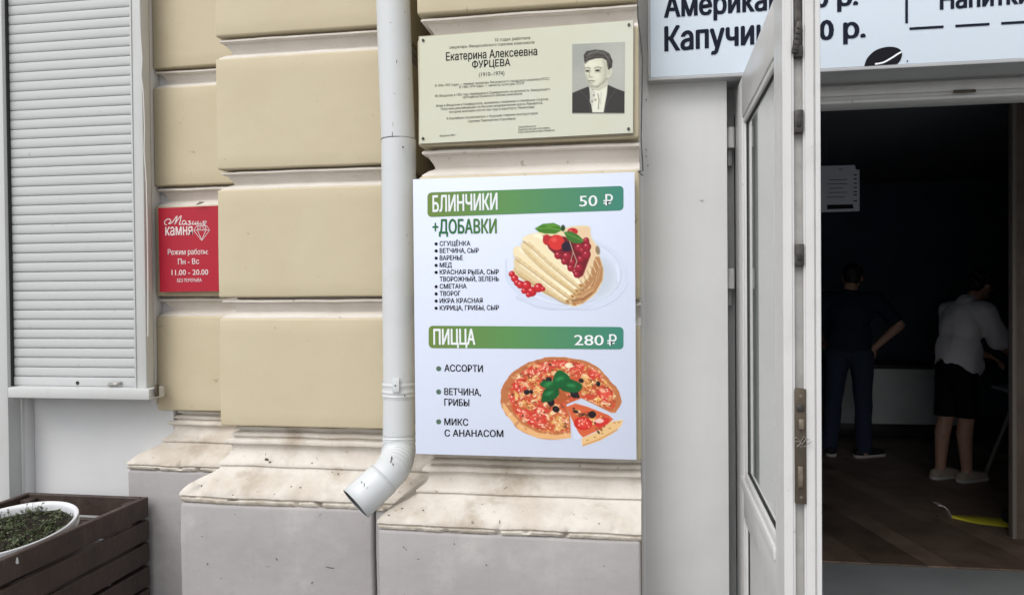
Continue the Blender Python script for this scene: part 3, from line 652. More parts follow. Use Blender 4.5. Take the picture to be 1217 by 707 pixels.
for x, y in ((230, 370), (650, 230), (630, 270), (430, 480), (460, 520), (270, 210), (740, 230), (690, 340), (300, 280), (450, 150)): ringy(x, y, (224, 182, 96), 12)
for k in range(60): P.ell(rnd(110, 820), rnd(90, 540), rnd(5, 11), rnd(4, 7), random.choice([(52, 40, 30), (76, 62, 40), (96, 80, 46), (110, 60, 30)]), rnd(0, 180), 4, .75)
P.ell(515, 108, 26, 18, (236, 222, 190), 0, 6)
for k in range(70):
    x, y = rnd(100, 840), rnd(80, 560); P.ell(x, y, rnd(12, 26), rnd(7, 14), random.choice([(238, 214, 168), (230, 196, 134), (224, 184, 120), (243, 226, 190)]), rnd(0, 180), 10, .65)
for k in range(560):
    x, y = rnd(80, 860), rnd(60, 580); P.ell(x, y, rnd(3, 9), rnd(2, 5), random.choice([(240, 210, 170), (176, 60, 44), (226, 170, 110), (120, 70, 40), (248, 232, 205), (208, 96, 66), (214, 84, 64), (150, 110, 60)]), rnd(0, 180), 4, .7)
for k in range(260):
    x, y = rnd(80, 860), rnd(60, 580); a0 = rnd(0, 360); r_ = rnd(6, 15); c = random.choice([(246, 236, 214), (238, 206, 150), (88, 48, 34), (150, 40, 34), (250, 240, 222), (120, 84, 44)])
    P.line([(x + r_*math.cos(R(a0 + t*30)), y + r_*.6*math.sin(R(a0 + t*30))) for t in range(5)], rnd(2.5, 5), c, 3, .8)
inr = P.A.copy(); P.A = inr * msk + pre * (1 - msk)
for x, y, r in ((232, 288, 20), (262, 285, 15), (380, 205, 22), (350, 215, 14), (598, 210, 18), (552, 300, 30), (395, 355, 28), (428, 402, 25), (712, 232, 18), (575, 315, 14)):
    P.ell(x, y, r, r*.85, (26, 20, 26), rnd(0, 90), 4); P.ell(x - 4, y - 5, r*.35, r*.2, (70, 60, 70), 0, 6, .7)
for x, y in ((480, 320), (455, 340), (470, 300)): P.ell(x, y, 30, 22, (168, 84, 44), 20, 8, .9)
# basil
for pl, c in (([(330, 350), (345, 280), (380, 255), (440, 262), (450, 300), (420, 335), (370, 352)], (18, 84, 42)), ([(320, 235), (350, 210), (420, 225), (460, 262), (410, 262), (350, 258)], (24, 94, 48)), ([(405, 220), (425, 160), (460, 140), (520, 185), (515, 235), (460, 265), (430, 250)], (18, 92, 46)), ([(460, 265), (500, 200), (560, 212), (605, 240), (590, 280), (540, 290), (500, 285)], (20, 88, 44))):
    P.poly(cc(pl), c, 5); cx_, cy_ = np.mean(pl, 0); P.ell(cx_ - 6, cy_ - 10, 26, 12, (60, 150, 86), rnd(-40, 20), 18, .7); P.line([(455, 262), (cx_, cy_)], 4, (14, 70, 34), 5, .8)
# slice
P.poly([(505, 385), (550, 372), (620, 355), (830, 440), (880, 475), (840, 540), (720, 610), (605, 655), (590, 590), (545, 490)], BGC, 4)
P.poly([(540, 500), (560, 600), (590, 600), (560, 520)], (196, 202, 222), 20, .8)
P.poly([(600, 600), (700, 555), (800, 485), (882, 472), (866, 515), (800, 572), (720, 615), (606, 652)], (222, 184, 130), 5); P.line([(610, 645), (720, 605), (840, 540)], 8, (188, 126, 72), 8, .8)
P.poly([(500, 385), (560, 362), (640, 385), (780, 440), (815, 470), (740, 530), (610, 592), (580, 560), (540, 480)], (204, 96, 60), 6)
for k in range(60):
    t = rnd(0, 1); x = 540 + 220*t + rnd(-30, 30)*t; y = 400 + 110*t + rnd(-40, 50)*(.3 + t); P.ell(x, y, rnd(6, 16), rnd(4, 9), random.choice([(226, 190, 110), (236, 206, 150), (196, 60, 40), (120, 80, 40), (60, 44, 34), (240, 222, 190)]), rnd(0, 180), 4, .85)
P.ell(610, 498, 62, 44, (196, 42, 36), 5, 5); P.ell(615, 500, 40, 26, (214, 66, 54), 5, 9, .9); P.ell(740, 490, 50, 26, (200, 50, 42), -20, 6)
for k in range(10): P.ell(rnd(570, 650), rnd(470, 520), rnd(4, 10), 4, (242, 190, 170), rnd(0, 180), 4, .85)
P.ell(672, 438, 26, 24, (30, 20, 26), 0, 4); P.ell(560, 418, 18, 9, (40, 34, 30), 20, 4); P.ell(720, 480, 30, 15, (226, 190, 180), 0, 6)
for k in range(16): P.ell(rnd(620, 850), 0, 1, 1, (0, 0, 0))
for x, y in ((640, 610), (690, 590), (740, 565), (790, 530), (822, 492), (850, 490)): P.ell(x, y, 8, 5, (172, 120, 70), 0, 5, .8)
P.build('pizza_picture', 585, 415, 5.655, L1, mb, 1.05, BGC, 0)

# ---------------------------------------------------------------- memorial plaque
QY = 1.866
pq = empty('memorial_plaque', (at(626, 100, QY).x, QY, at(626, 165, QY).z), 'cream memorial plaque with Cyrillic text and a portrait of a person in a dark jacket', 'plaque')
def slab(name, c4, Y0, Y1, m, par):
    f4 = [at(x, y, Y0) for x, y in c4]; v = [(p.x, Y0, p.z) for p in f4] + [(p.x, Y1, p.z) for p in f4]
    me = mesh(name, v, [(3, 2, 1, 0), (4, 5, 6, 7), (0, 1, 5, 4), (1, 2, 6, 5), (2, 3, 7, 6), (3, 0, 4, 7)])
    bm = bmesh.new(); bm.from_mesh(me); bmesh.ops.recalc_face_normals(bm, faces=bm.faces); bm.to_mesh(me); bm.free(); return own(name, me, m, par)
slab('plate', [(498.5, 44.5), (752.6, 24.5), (752.2, 158), (498.5, 171)], QY, QY + .003, M['plaque'], pq)
slab('backing_sheet', [(497.6, 43.6), (753.4, 24.0), (753.0, 159.2), (497.6, 172)], QY + .0034, QY + .009, M['plaqueframe'], pq)
Q1 = QY - .0005; Q2_ = QY - .0010
for x, y in ((503, 48.5), (747.5, 30), (503, 165), (747, 153.5)):
    p = at(x, y, QY); tube('screw', [(p.x, QY + .002, p.z), (p.x, QY - .003, p.z)], .0036, M['lockmetal'], pq, 12)
def pw(t, x0, x1, y, h, m='inkgrey', bold=.006): write(t, x0, y, x1, y - (x1 - x0) * .062, h, Q1, M[m], pq, bold)
pw('Екатерина Алексеевна', 530, 638.5, 72.5, 9.3, 'ink', .014)
pw('ФУРЦЕВА', 561, 606.5, 81.2, 8.0, 'ink', .014)
pw('(1910–1974)', 569, 599.5, 91.3, 4.6)
pw('32 годах работала', 588, 630, 49.5, 3.4); pw('секретарь Феодосийского горкома комсомола', 534, 635, 58.3, 3.2)
pw('В 1954–1957 годах — первый секретарь Московского городского комитета КПСС', 517, 653, 103.5, 2.7)
pw('В 1960–1974 годах — министр культуры СССР', 546, 623, 105.2, 2.7)
pw('Из Феодосии в 1932 году переведена в Симферополь на должность Заведующего', 517, 653.5, 115.8, 2.7)
pw('орготделом Крымского обкома комсомола', 550, 620.5, 117.2, 2.7)
pw('Живя в Феодосии и Симферополе, занималась плаванием и планёрным спортом.', 518, 652, 127.5, 2.7)
pw('Получила рекомендацию на Высшие академические курсы Аэрофлота,', 524, 645, 131.2, 2.7)
pw('которые окончила спустя три года в аэропорту Ленинграда', 534, 635, 134.7, 2.7)
pw('В Коктебеле познакомилась с будущим главным конструктором', 531, 639, 142.6, 2.7)
pw('Сергеем Павловичем Королёвым', 556, 612.5, 145.8, 2.7)
pw('Феодосия 2020 г.', 522.5, 542, 162.8, 2.1)
for i, t in enumerate(('Городской Дом культуры', 'Издательский дом «Коктебель»', 'Клуб любителей истории Феодосии')): pw(t, 616, (637, 654, 659)[i], 152.3 + i * 3.1, 2.2)
# portrait print
P = Paint(320, 460, 3.2, (172, 174, 166)); ox, oy = 288, 100   # local = zoom px - (288,100)
def o2(l): return [(x - ox, y - oy) for x, y in l]
P.ell(40, 60, 120, 120, (158, 160, 156), 0, 120, .7); P.ell(280, 150, 60, 160, (186, 188, 180), 0, 90, .7)
P.poly(o2([(285, 425), (330, 405), (385, 382), (400, 400), (500, 370), (560, 400), (612, 420), (612, 556), (285, 556)]), (50, 49, 48), 4)
P.poly(o2([(392, 385), (410, 405), (440, 400), (505, 360), (500, 430), (480, 552), (412, 552), (400, 470)]), (226, 227, 210), 4)
P.poly(o2([(398, 405), (430, 410), (425, 450), (412, 520), (396, 480)]), (206, 207, 194), 4); P.line(o2([(445, 430), (452, 470), (448, 530)]), 5, (120, 118, 108), 4); P.line(o2([(465, 420), (462, 500)]), 3, (170, 168, 156), 3)
for x, y in ((420, 440), (430, 470), (410, 480)): P.ell(x - ox, y - oy, 6, 8, (130, 128, 118), 20, 5, .8)
P.poly(o2([(395, 360), (500, 330), (505, 380), (450, 412), (405, 400)]), (196, 197, 178), 6)   # neck
P.poly(o2([(364, 210), (500, 190), (520, 260), (500, 330), (480, 355), (440, 385), (405, 383), (380, 350), (368, 300)]), (216, 217, 196), 5)  # face
P.ell(512 - ox, 290 - oy, 18, 36, (206, 206, 186), 10, 4); P.line(o2([(510, 270), (518, 290), (508, 310)]), 3, (140, 138, 124), 4, .7)
P.poly(o2([(480, 250), (500, 300), (492, 340), (450, 385), (430, 388), (475, 330)]), (184, 184, 166), 14, .7)
P.poly(o2([(362, 225), (358, 175), (375, 150), (430, 142), (480, 150), (515, 175), (534, 220), (530, 262), (508, 278), (500, 250), (496, 215), (470, 200), (430, 200), (390, 212), (368, 235)]), (56, 54, 50), 4)
P.line(o2([(375, 180), (420, 162), (470, 168), (510, 200)]), 7, (120, 118, 110), 8, .8); P.line(o2([(385, 165), (440, 152), (480, 160)]), 4, (146, 144, 134), 6, .8); P.line(o2([(372, 200), (430, 185), (480, 190)]), 5, (96, 94, 88), 6, .7)
for k in range(9): P.line(o2(curve([(372 + k*4, 208 - k*3), (395 + k*9, 168 - k*1.5), (440 + k*9, 156 + k*2), (480 + k*5, 170 + k*7), (512 + k*1.5, 215 + k*4)], 4)), 2.5, random.choice([(104, 102, 96), (34, 32, 30), (132, 130, 122)]), 5, .6)
P.ell(400 - ox, 235 - oy, 34, 20, (230, 230, 210), 0, 20, .7); P.ell(475 - ox, 300 - oy, 26, 40, (196, 196, 176), 0, 26, .7); P.ell(400 - ox, 318 - oy, 12, 8, (186, 186, 166), 0, 10, .6); P.ell(440 - ox, 315 - oy, 22, 16, (226, 226, 206), 0, 18, .6)
P.poly(o2(cc([(380, 350), (372, 305), (378, 300), (392, 345), (420, 378), (405, 383)])), (160, 160, 144), 10, .6)
P.poly(o2(cc([(470, 210), (498, 222), (504, 270), (492, 330), (478, 345), (486, 290)])), (176, 176, 158), 16, .7); P.line(o2([(405, 384), (440, 386), (480, 356), (500, 330)]), 6, (120, 118, 104), 8, .7)
P.poly(o2([(372, 272), (396, 268), (398, 290), (376, 292)]), (150, 148, 132), 10, .6); P.poly(o2([(424, 268), (464, 268), (462, 292), (428, 292)]), (160, 158, 142), 10, .6)
P.line(o2([(330, 405), (392, 470), (400, 552)]), 3, (92, 90, 86), 5, .6); P.line(o2([(560, 398), (510, 470), (484, 552)]), 3, (92, 90, 86), 5, .6)
P.line(o2([(366, 262), (385, 258), (398, 264)]), 4, (84, 80, 72), 4); P.line(o2([(424, 262), (446, 256), (466, 264)]), 4, (84, 80, 72), 4)
P.ell(380 - ox, 280 - oy, 11, 6, (44, 42, 38), 0, 4); P.ell(442 - ox, 279 - oy, 13, 6.5, (44, 42, 38), 0, 4)
P.line(o2([(398, 275), (390, 310), (396, 322), (412, 322)]), 4, (150, 148, 132), 5, .9); P.line(o2([(386, 347), (404, 343), (424, 347)]), 5, (104, 98, 88), 4); P.ell(405 - ox, 355 - oy, 16, 4, (156, 150, 134), 0, 5, .8); P.ell(412 - ox, 375 - oy, 22, 5, (180, 180, 162), 0, 8, .7)
ob = P.build('portrait', 620 + ox / 4.877, 25 + oy / 4.877, 4.877, Q1, pq, .95, None, 2.5)
# fit the grid to the portrait's slightly sheared outline
me = ob.data; xs = [v.co.x for v in me.vertices]; zs = [v.co.z for v in me.vertices]; xa_, xb_, za_, zb_ = min(xs), max(xs), min(zs), max(zs)
TL, TR, BR_, BL = (at(x, y, Q1) - Vector(ob.location) - Vector(pq.location) for x, y in ((679.4, 53), (742.7, 46.5), (742.8, 135.4), (680, 137.8)))
for v in me.vertices:
    s_ = (v.co.x - xa_) / (xb_ - xa_); t_ = (v.co.z - za_) / (zb_ - za_)
    p = (BL * (1 - s_) + BR_ * s_) * (1 - t_) + (TL * (1 - s_) + TR * s_) * t_; v.co.x = p.x; v.co.z = p.z

# ---------------------------------------------------------------- red sign
RY = 2.352
rs = empty('shop_hours_sign', (at(222, 300, RY).x, RY, at(222, 346, RY).z), 'small crimson sign with white opening hours between the shutter and the wide pier', 'sign')
slab('plate', [(188, 247.5), (259, 244.5), (260, 346), (190, 347)], RY, RY + .006, M['red'], rs)
R1 = RY - .0006
def rw(t, x0, x1, y, h, b=.015, dy=-.6): write(t, x0, y, x1, y + dy, h, R1, M['pinkwhite'], rs, b)
rw('камня', 196.5, 229, 279.8, 12.5, .02, -.8)
rw('Режим работы:', 199.5, 247.5, 302.8, 6.2, .012); rw('Пн - Вс', 211.5, 236.8, 314.2, 6.2, .014); rw('11.00 - 20.00', 204, 247.5, 327, 6.2, .014); rw('БЕЗ ПЕРЕРЫВА', 210.5, 239.8, 335.3, 3.8, .01)
def zc8(l): return [(180 + x / 5.433, 230 + y / 5.433) for x, y in l]
for s_ in ([(100, 205), (86, 195), (90, 175), (112, 165), (125, 178), (110, 195), (130, 190), (150, 165), (165, 146), (160, 170), (150, 200), (172, 165), (192, 144), (186, 175), (180, 200), (196, 198)],
           [(222, 178), (205, 176), (200, 195), (212, 200), (224, 182), (222, 200), (232, 196)], [(236, 180), (252, 178), (244, 188), (256, 196), (240, 203), (234, 198)],
           [(270, 178), (264, 198), (278, 196), (288, 180), (284, 200), (296, 196)], [(302, 178), (298, 198), (312, 196), (320, 180), (316, 200), (328, 196)], [(352, 182), (334, 180), (336, 192), (352, 190), (350, 176), (346, 200), (330, 202)]):
    stroke('lettering', zc8(curve(s_, 5)), 1.15, R1, M['pinkwhite'], rs)
gem = [(272, 238), (292, 210), (356, 208), (376, 236), (325, 305), (272, 238)]
for s_ in (gem, [(272, 238), (376, 236)], [(300, 212), (296, 238), (325, 300)], [(350, 210), (352, 237), (325, 300)], [(296, 238), (312, 222), (325, 238), (338, 222), (352, 237)], [(312, 222), (325, 209), (338, 222)]):
    stroke('diamond_emblem', zc8(s_), .75, R1 - .0002, M['pinkwhite'], rs)
tag(tube('twig', [at(233, 243.5, 2.345), at(238, 241, 2.34), at(243, 240.2, 2.335)], .0035, M['core'], None, 6, True, [.001, .0045, .001]), 'dark dry leaf stuck above the crimson sign', 'leaf')

# ---------------------------------------------------------------- light box above the door
SY = 2.0
sg = empty('light_box_sign', (.9, SY, at(900, 92, SY).z), 'wide white light box with dark drink prices above the shop door', 'sign')
zs0 = .5555
bx0 = at(770.5, 90, SY).x
sf = box('face', bx0 + .006, 2.9, SY, SY + .003, zs0 + .006, 1.5, M['sign'], sg, .001)
cs = box('case', bx0, 2.9, SY + .0035, 2.13, zs0, 1.5, M['signbox'], sg, .003)
box('edge_trim', bx0, 2.9, SY - .001, SY + .004, zs0 - .003, zs0 + .0055, M['signbox'], sg, .001)
box('edge_trim', bx0 - .001, bx0 + .0055, SY - .001, SY + .004, zs0 + .006, 1.5, M['signbox'], sg, .001)
S1 = SY - .0015
write('Капучино', 789.5, 61, 935, 49.5, 27.5, S1, M['inknavy'], sg, .036)
write('Американо', 789, 21, 947, 9.8, 25, S1, M['inknavy'], sg, .036)
write('50 р.', 957, 49, 1029, 44, 23, S1, M['inknavy'], sg, .036)
write('50 р.', 953, 10.5, 1020, 5.5, 23, S1, M['inknavy'], sg, .036)
write('Напитки', 1117, 11.5, 1225, 3.5, 22, S1, M['inknavy'], sg, .036)
def dash(x0, y0, x1, y1, wd=2.8): stroke('dash', [(x0, y0), (x1, y1)], wd, S1, M['inknavy'], sg)
dash(1077.5, -40, 1077.5, -10); dash(1077.5, 0, 1077.5, 28)
for x in (1081, 1135.5, 1190, 1244, 1298, 1352): dash(x, 34.5 - (x - 1081) * .058, x + 40.5, 34.5 - (x - 1040) * .058)
bean = [(1027, 79), (1031, 69), (1041, 60), (1055, 56), (1067, 57.5), (1072, 63), (1070.5, 71), (1066, 77)]
flat('coffee_bean', curve(bean, 4)[:-1] + [(1066, 76.5)], S1, M['ink'], sg)
stroke('bean_line', curve([(1040, 76.5), (1050, 74.5), (1060, 69), (1067, 64.5), (1071.5, 62)], 5), 1.8, S1 - .0006, M['inkwhite'], sg)
p = at(1078, 73, SY); tube('screw', [(p.x, SY, p.z), (p.x, SY - .004, p.z)], .0016, M['lockmetal'], sg, 8)

# ---------------------------------------------------------------- drainpipe
dp = empty('drainpipe', (-.62, 1.95, -.65), 'grey white metal drainpipe with a ribbed elbow and open outlet between the two piers', 'drainpipe')
DY = 1.965; rp = .0455
def pc(xl_, xr_, y): a, b = at(xl_, y, DY), at(xr_, y, DY); return Vector(((a.x + b.x) / 2, DY, a.z))
ptop = pc(445, 490, 8); pm1 = pc(451.5, 495.5, 168); pm2 = pc(456, 493, 462); pm3 = pc(456, 492.5, 515)
def tubeb(name, a, b, r0, r1, par, m=M['pipe']):
    pts = [a.lerp(b, k / 12) for k in range(13)]
    return own(name, tube_mesh([wob(p_, .0007, 6) for p_ in pts], 0, 36, False, [r0 + (r1 - r0) * k / 12 for k in range(13)]), m, par)
upx = ptop + (ptop - pm1) * 2.2
s1 = tubeb('pipe_section', upx, pm1 + Vector((0, 0, -.012)), .0465, .0468, dp)
s2 = tubeb('pipe_section', pm1 + Vector((.001, 0, .001)), pm2, .0480, .0445, dp)
tube('seam', [pm1 + Vector((0, 0, .0022)), pm1 + Vector((0, 0, .0002))], .0484, M['gasket'], dp, 36, False)
# collar with two raised bands and a clamp plate
sts = []; radii = []
for k in range(15):
    z = pm2.z + .022 - k * .0032; sts.append(Vector((pm2.x, DY, z))); radii.append(.0462 + (.0018 if k in (2, 3, 8, 9, 12) else 0))
col_ = own('collar', tube_mesh(sts, 0, 36, False, radii), M['pipe'], dp)
k = at(470, 457, DY - .048)
cp = box('clamp_plate', k.x - .008, k.x + .012, DY - .0525, DY - .047, k.z - .020, k.z + .018, M['pipe'], col_, .001)
tube('screw', [(k.x + .001, DY - .0515, k.z - .002), (k.x + .001, DY - .0535, k.z - .002)], .0022, M['lockmetal'], cp, 10)
k = at(481, 470, DY - .046); tube('screw', [(k.x, DY - .043, k.z), (k.x, DY - .0465, k.z)], .0020, M['lockmetal'], s2, 10)
k = at(479, 175, DY - .046); tube('screw', [(k.x, DY - .045, k.z), (k.x, DY - .0485, k.z)], .0022, M['lockmetal'], s2, 10)
s3 = tubeb('pipe_section', pm2 + Vector((0, 0, -.012)), pm3, .0448, .0448, dp)
# ribbed elbow swinging to the left and towards the street
end = (at(408, 583, 1.80) + at(441, 611, 1.80)) / 2
path = []
p0_ = pm3; c1_ = pm3 + Vector((0, 0, -.075)); dend = Vector((-.10, -.085, -.095)).normalized()
pe = end - dend * .085
for k in range(37):
    t = k / 36; path.append(p0_ * (1-t)**3 + c1_ * 3*t*(1-t)**2 + (pe - dend * .05) * 3*t*t*(1-t) + pe * t**3)
rr = [.0452 + (.0016 if k % 3 == 0 and k < 30 else (-.0006 if k % 3 == 1 and k < 30 else 0)) for k in range(37)]
el = own('elbow', tube_mesh(path, 0, 36, False, rr), M['pipe'], dp)
ot = own('outlet', tube_mesh([pe - dend * .004] + [pe + dend * .0905 * t for t in (.1, .4, .7, 1)], 0, 36, False, [.0472, .0472, .0475, .0478, .0480]), M['pipe'], dp)
ot.modifiers.new('Solidify', 'SOLIDIFY').thickness = .0012
own('outlet_inside', tube_mesh([pe + dend * .089, pe], 0, 36, False, [.0462, .0455]), M['pipe_in'], ot)
# paint chips on the pipe: small thin scales
def chip(x, y, l, wd, ang, par, Yc=DY, rad=.0475, zmul=1):
    c = at(x, y, Yc - rad * .9)
    d_ = Vector((0, 0, 0)) - c; d_.normalize()
    # lies on the pipe surface facing the viewer
    ax = Vector((pm1.x + (pm3.x - pm1.x) * 0, Yc, c.z)); px_ = pm1.x + (c.z - pm1.z) * (pm3.x - pm1.x) / (pm3.z - pm1.z)
    dx = max(-.04, min(.04, c.x - px_)); yy = Yc - math.sqrt(max(1e-6, rad**2 - dx**2)); c = Vector((px_ + dx, yy - .0005, c.z))
    n_ = Vector((dx, yy - Yc, 0)).normalized(); s__ = n_.cross(Vector((0, 0, 1))).normalized(); v = []
    for k_ in range(9):
        a = 2*math.pi*k_/9; q = s__ * math.cos(a) * wd * rnd(.5, 1.2) + Vector((0, 0, 1)) * math.sin(a) * l * rnd(.6, 1.2)
        q = Matrix.Rotation(ang, 3, n_) @ q; v.append(c + q)
    own('paint_chip', mesh('paint_chip', v, [tuple(range(9))]), M['chip'], par)
random.seed(21)
for x, y, l, wd, a in ((460, 85, .012, .0014, .2), (472, 74, .006, .001, 0), (459, 92, .004, .001, .1), (467, 160, .010, .0009, 0), (467.5, 148, .006, .0006, 0), (465, 28, .0016, .0014, 0), (484, 92, .002, .0012, 0), (480, 14, .002, .001, 0), (453, 65, .003, .001, 0)):
    chip(x, y, l, wd, a, s1)
def chip_on(x, y, Yp, l, wd, a, par):
    pts_ = [(x + wd * math.cos(t) * math.cos(a) - l * math.sin(t) * math.sin(a) + rnd(-.4, .4), y + wd * math.cos(t) * math.sin(a) + l * math.sin(t) * math.cos(a) + rnd(-.5, .5)) for t in [k * .7 for k in range(9)]]
    return pts_
def ray_hit(o, x, y):
    d_ = CAM @ Vector(((x - CX) / FPX, 1, -(y - CY) / FPX)); off = Vector((0, 0, 0)); p = o
    while p: off += p.location; p = p.parent
    return o.data, off, d_
from mathutils.bvhtree import BVHTree
def surf_chips(o, lst):
    off = Vector((0, 0, 0)); p = o
    while p: off += p.location; p = p.parent
    bv = BVHTree.FromPolygons([v.co + off for v in o.data.vertices], [tuple(q.vertices) for q in o.data.polygons])
    for x, y, l, wd, a in lst:
        v = []
        for q in chip_on(x, y, 0, l, wd, a, o):
            d_ = (CAM @ Vector(((q[0] - CX) / FPX, 1, -(q[1] - CY) / FPX))).normalized()
            h = bv.ray_cast(Vector((0, 0, 0)), d_)
            if h[0] is None: break
            v.append(h[0] + (h[1] if h[1].dot(d_) < 0 else -h[1]) * .0007)
        if len(v) == 9: own('paint_chip', mesh('paint_chip', v, [tuple(range(9))]), M['chip'], o.parent if o.parent.parent else o)
p1parts = {o.name.split('.')[0] + str(i): o for i, o in enumerate(p1.children)}
cap1 = [o for o in p1.children if o.name.startswith('plinth_moulding')][0]; cap2 = [o for o in p2.children if o.name.startswith('plinth_moulding')][0]; pb1 = [o for o in p1.children if o.name.startswith('plinth_block')][0]; pb2 = [o for o in p2.children if o.name.startswith('plinth_block')][0]
surf_chips(cap1, [(317, 546, 1.6, 2.4, .2), (321, 549, 1, 1.8, 0), (316, 540, 2, .5, 0), (371, 550, .8, 1, 0), (235, 562, .7, .9, 0), (346, 578, .8, 1, 0), (357, 579, .8, 1.2, 0), (240, 577, 1.2, .8, .6), (402, 563, .8, .8, 0), (407, 558, .6, .8, 0), (277, 588, .6, .7, 0), (326, 587, .6, .8, 0), (395, 561, .6, 1.2, 0)])
surf_chips(cap2, [(478, 604, .8, 1.6, 0), (462, 612, .9, 1.2, 0), (503, 606, .8, 1.1, .3), (467, 624, 1.2, 2.2, 0), (594, 620, 2, .5, 0), (712, 622, .6, 1.4, 0)])
surf_chips(pb1, [(247, 670, .8, .9, .3), (329, 664, 1.8, .6, -.5), (371, 692, 1.2, .8, .4), (392, 674, .5, 6, .15), (240, 637, .5, .8, 0), (263, 687, .5, .8, 0)])
surf_chips(pb2, [(481, 651, .5, 3.4, .7), (578, 671, .8, .8, 0), (497, 664, .4, 1.6, 0), (540, 646, 1, .4, 0)])
surf_chips(el, [(465, 546, 4.5, 1.0, .2), (467, 552, 2.2, .7, -.2)])
surf_chips(ot, [(433, 576, 2.6, .5, .1), (430, 573, 1.0, .7, 0), (436, 580, 1.6, .4, .5)])

# ---------------------------------------------------------------- planter crate, bowl, seedlings
cr = empty('planter_crate', (-1.86, 1.97, GZ), 'dark brown slatted wooden planter crate standing against the wall by the shutter', 'planter')
ph, pp = .0665, .0785; TZ = -.699
X0, X1, Y0_, Y1_ = -2.085, -1.618, 1.668, 2.275
def plank(x0, x1, y0, y1, z0, z1):
    bm = bmesh.new(); bm_box(bm, x0, x1, y0, y1, z0, z1, .0025, 1)
    r_ = (random.uniform(-.0012, .0012), random.uniform(-.004, .004))
    for v in bm.verts: v.co = wob(v.co, .0012, 6) + Vector((r_[0], 0, 0)); v.co.z += r_[1] * (v.co.y - 1.97)
    return own('plank', fin(bm, 'plank', 30), M['crate'], cr)
random.seed(4)
for i in range(10):
    z1 = TZ - i * pp; z0 = z1 - ph
    if i == 9: z0 = GZ + .02
    plank(X1 - .020, X1, Y0_ - .002, Y1_, z0, z1); plank(X0, X0 + .020, Y0_, Y1_, z0, z1)
    plank(X0 + .021, X1 - .021, Y1_ - .020, Y1_ - .001, z0, z1); plank(X0 + .021, X1 - .021, Y0_, Y0_ + .020, z0, z1)
for x in (X0 + .022, X1 - .060):
    for y in (Y0_ + .022, Y1_ - .06): box('corner_post', x, x + .038, y, y + .038, GZ, TZ - .012, M['crate'], cr, .002)
box('inner_shelf', X0 + .022, X1 - .022, Y0_ + .022, Y1_ - .022, -.87, -.858, M['crate'], cr, .001)
box('batten', X0 + .022, X1 - .022, 2.13, 2.155, -.775, -.750, M['crate'], cr, .002)
for x, y in ((20.5, 666), (19.5, 689), (104, 700), (121, 642)):
    v = [at(x + dx, y + dy, 1) for dx, dy in ((-1, -4), (.8, -4), (2, 2.5), (0, 4), (-2, 2.5))]
    v = [q * ((X1 + .0016) / q.x) for q in v]
    if x == 20.5: own('paint_drip', mesh('paint_drip', v, [tuple(range(5))]), M['pot'], cr)
PC = Vector((-1.777, 1.860, -.678)) * 1.035; TB, TA = .1447, .0242; PR = .182 * 1.035
pt = empty('plant_bowl', PC, 'shallow white plastic plant bowl tilted in the top of the brown crate', 'plant pot')
PM = Matrix.Translation(PC) @ Matrix(((math.cos(TA), 0, -math.sin(TA), 0), (0, math.cos(TB), -math.sin(TB), 0), (math.sin(TA), math.sin(TB), 1, 0), (0, 0, 0, 1)))
def lathe(name, prof, m, par, n=64, mm=PM):
    v = [mm @ Vector((r * math.cos(2*math.pi*k/n), r * math.sin(2*math.pi*k/n), z)) for r, z in prof for k in range(n)]
    f = [(i*n + k, i*n + (k+1) % n, (i+1)*n + (k+1) % n, (i+1)*n + k) for i in range(len(prof)-1) for k in range(n)]
    me = mesh(name, v, f); bm = bmesh.new(); bm.from_mesh(me); bmesh.ops.recalc_face_normals(bm, faces=bm.faces); bm.to_mesh(me); bm.free(); smooth(me, 40); return own(name, me, m, par)
lathe('bowl', [(PR - .017, -.05), (PR - .014, -.012), (PR - .011, -.004), (PR - .006, -.001), (PR - .002, 0), (PR, -.002), (PR, -.012), (PR - .004, -.014), (PR - .005, -.022), (PR - .001, -.025), (PR - .002, -.031), (PR - .008, -.034), (PR - .018, -.060), (PR - .036, -.085), (PR - .060, -.105), (.09, -.115), (0, -.115)], M['pot'], pt)
n = 40; v = [PM @ Vector((0, 0, -.020))]; f = []
for j in range(1, 15):
    for k in range(n):
        r = (PR - .016) * j / 14; x, y = r * math.cos(2*math.pi*k/n), r * math.sin(2*math.pi*k/n)
        v.append(PM @ Vector((x, y, -.026 + .008 * noise.noise(Vector((x*30, y*30, 0))) + .006 * noise.noise(Vector((x*80, y*80, 3))))))
for k in range(n): f.append((0, 1 + k, 1 + (k+1) % n))
for j in range(13):
    for k in range(n): f.append((1 + j*n + k, 1 + (j+1)*n + k, 1 + (j+1)*n + (k+1) % n, 1 + j*n + (k+1) % n))
own('soil', mesh('soil', v, f), M['soil'], pt)
bm = bmesh.new(); random.seed(9)
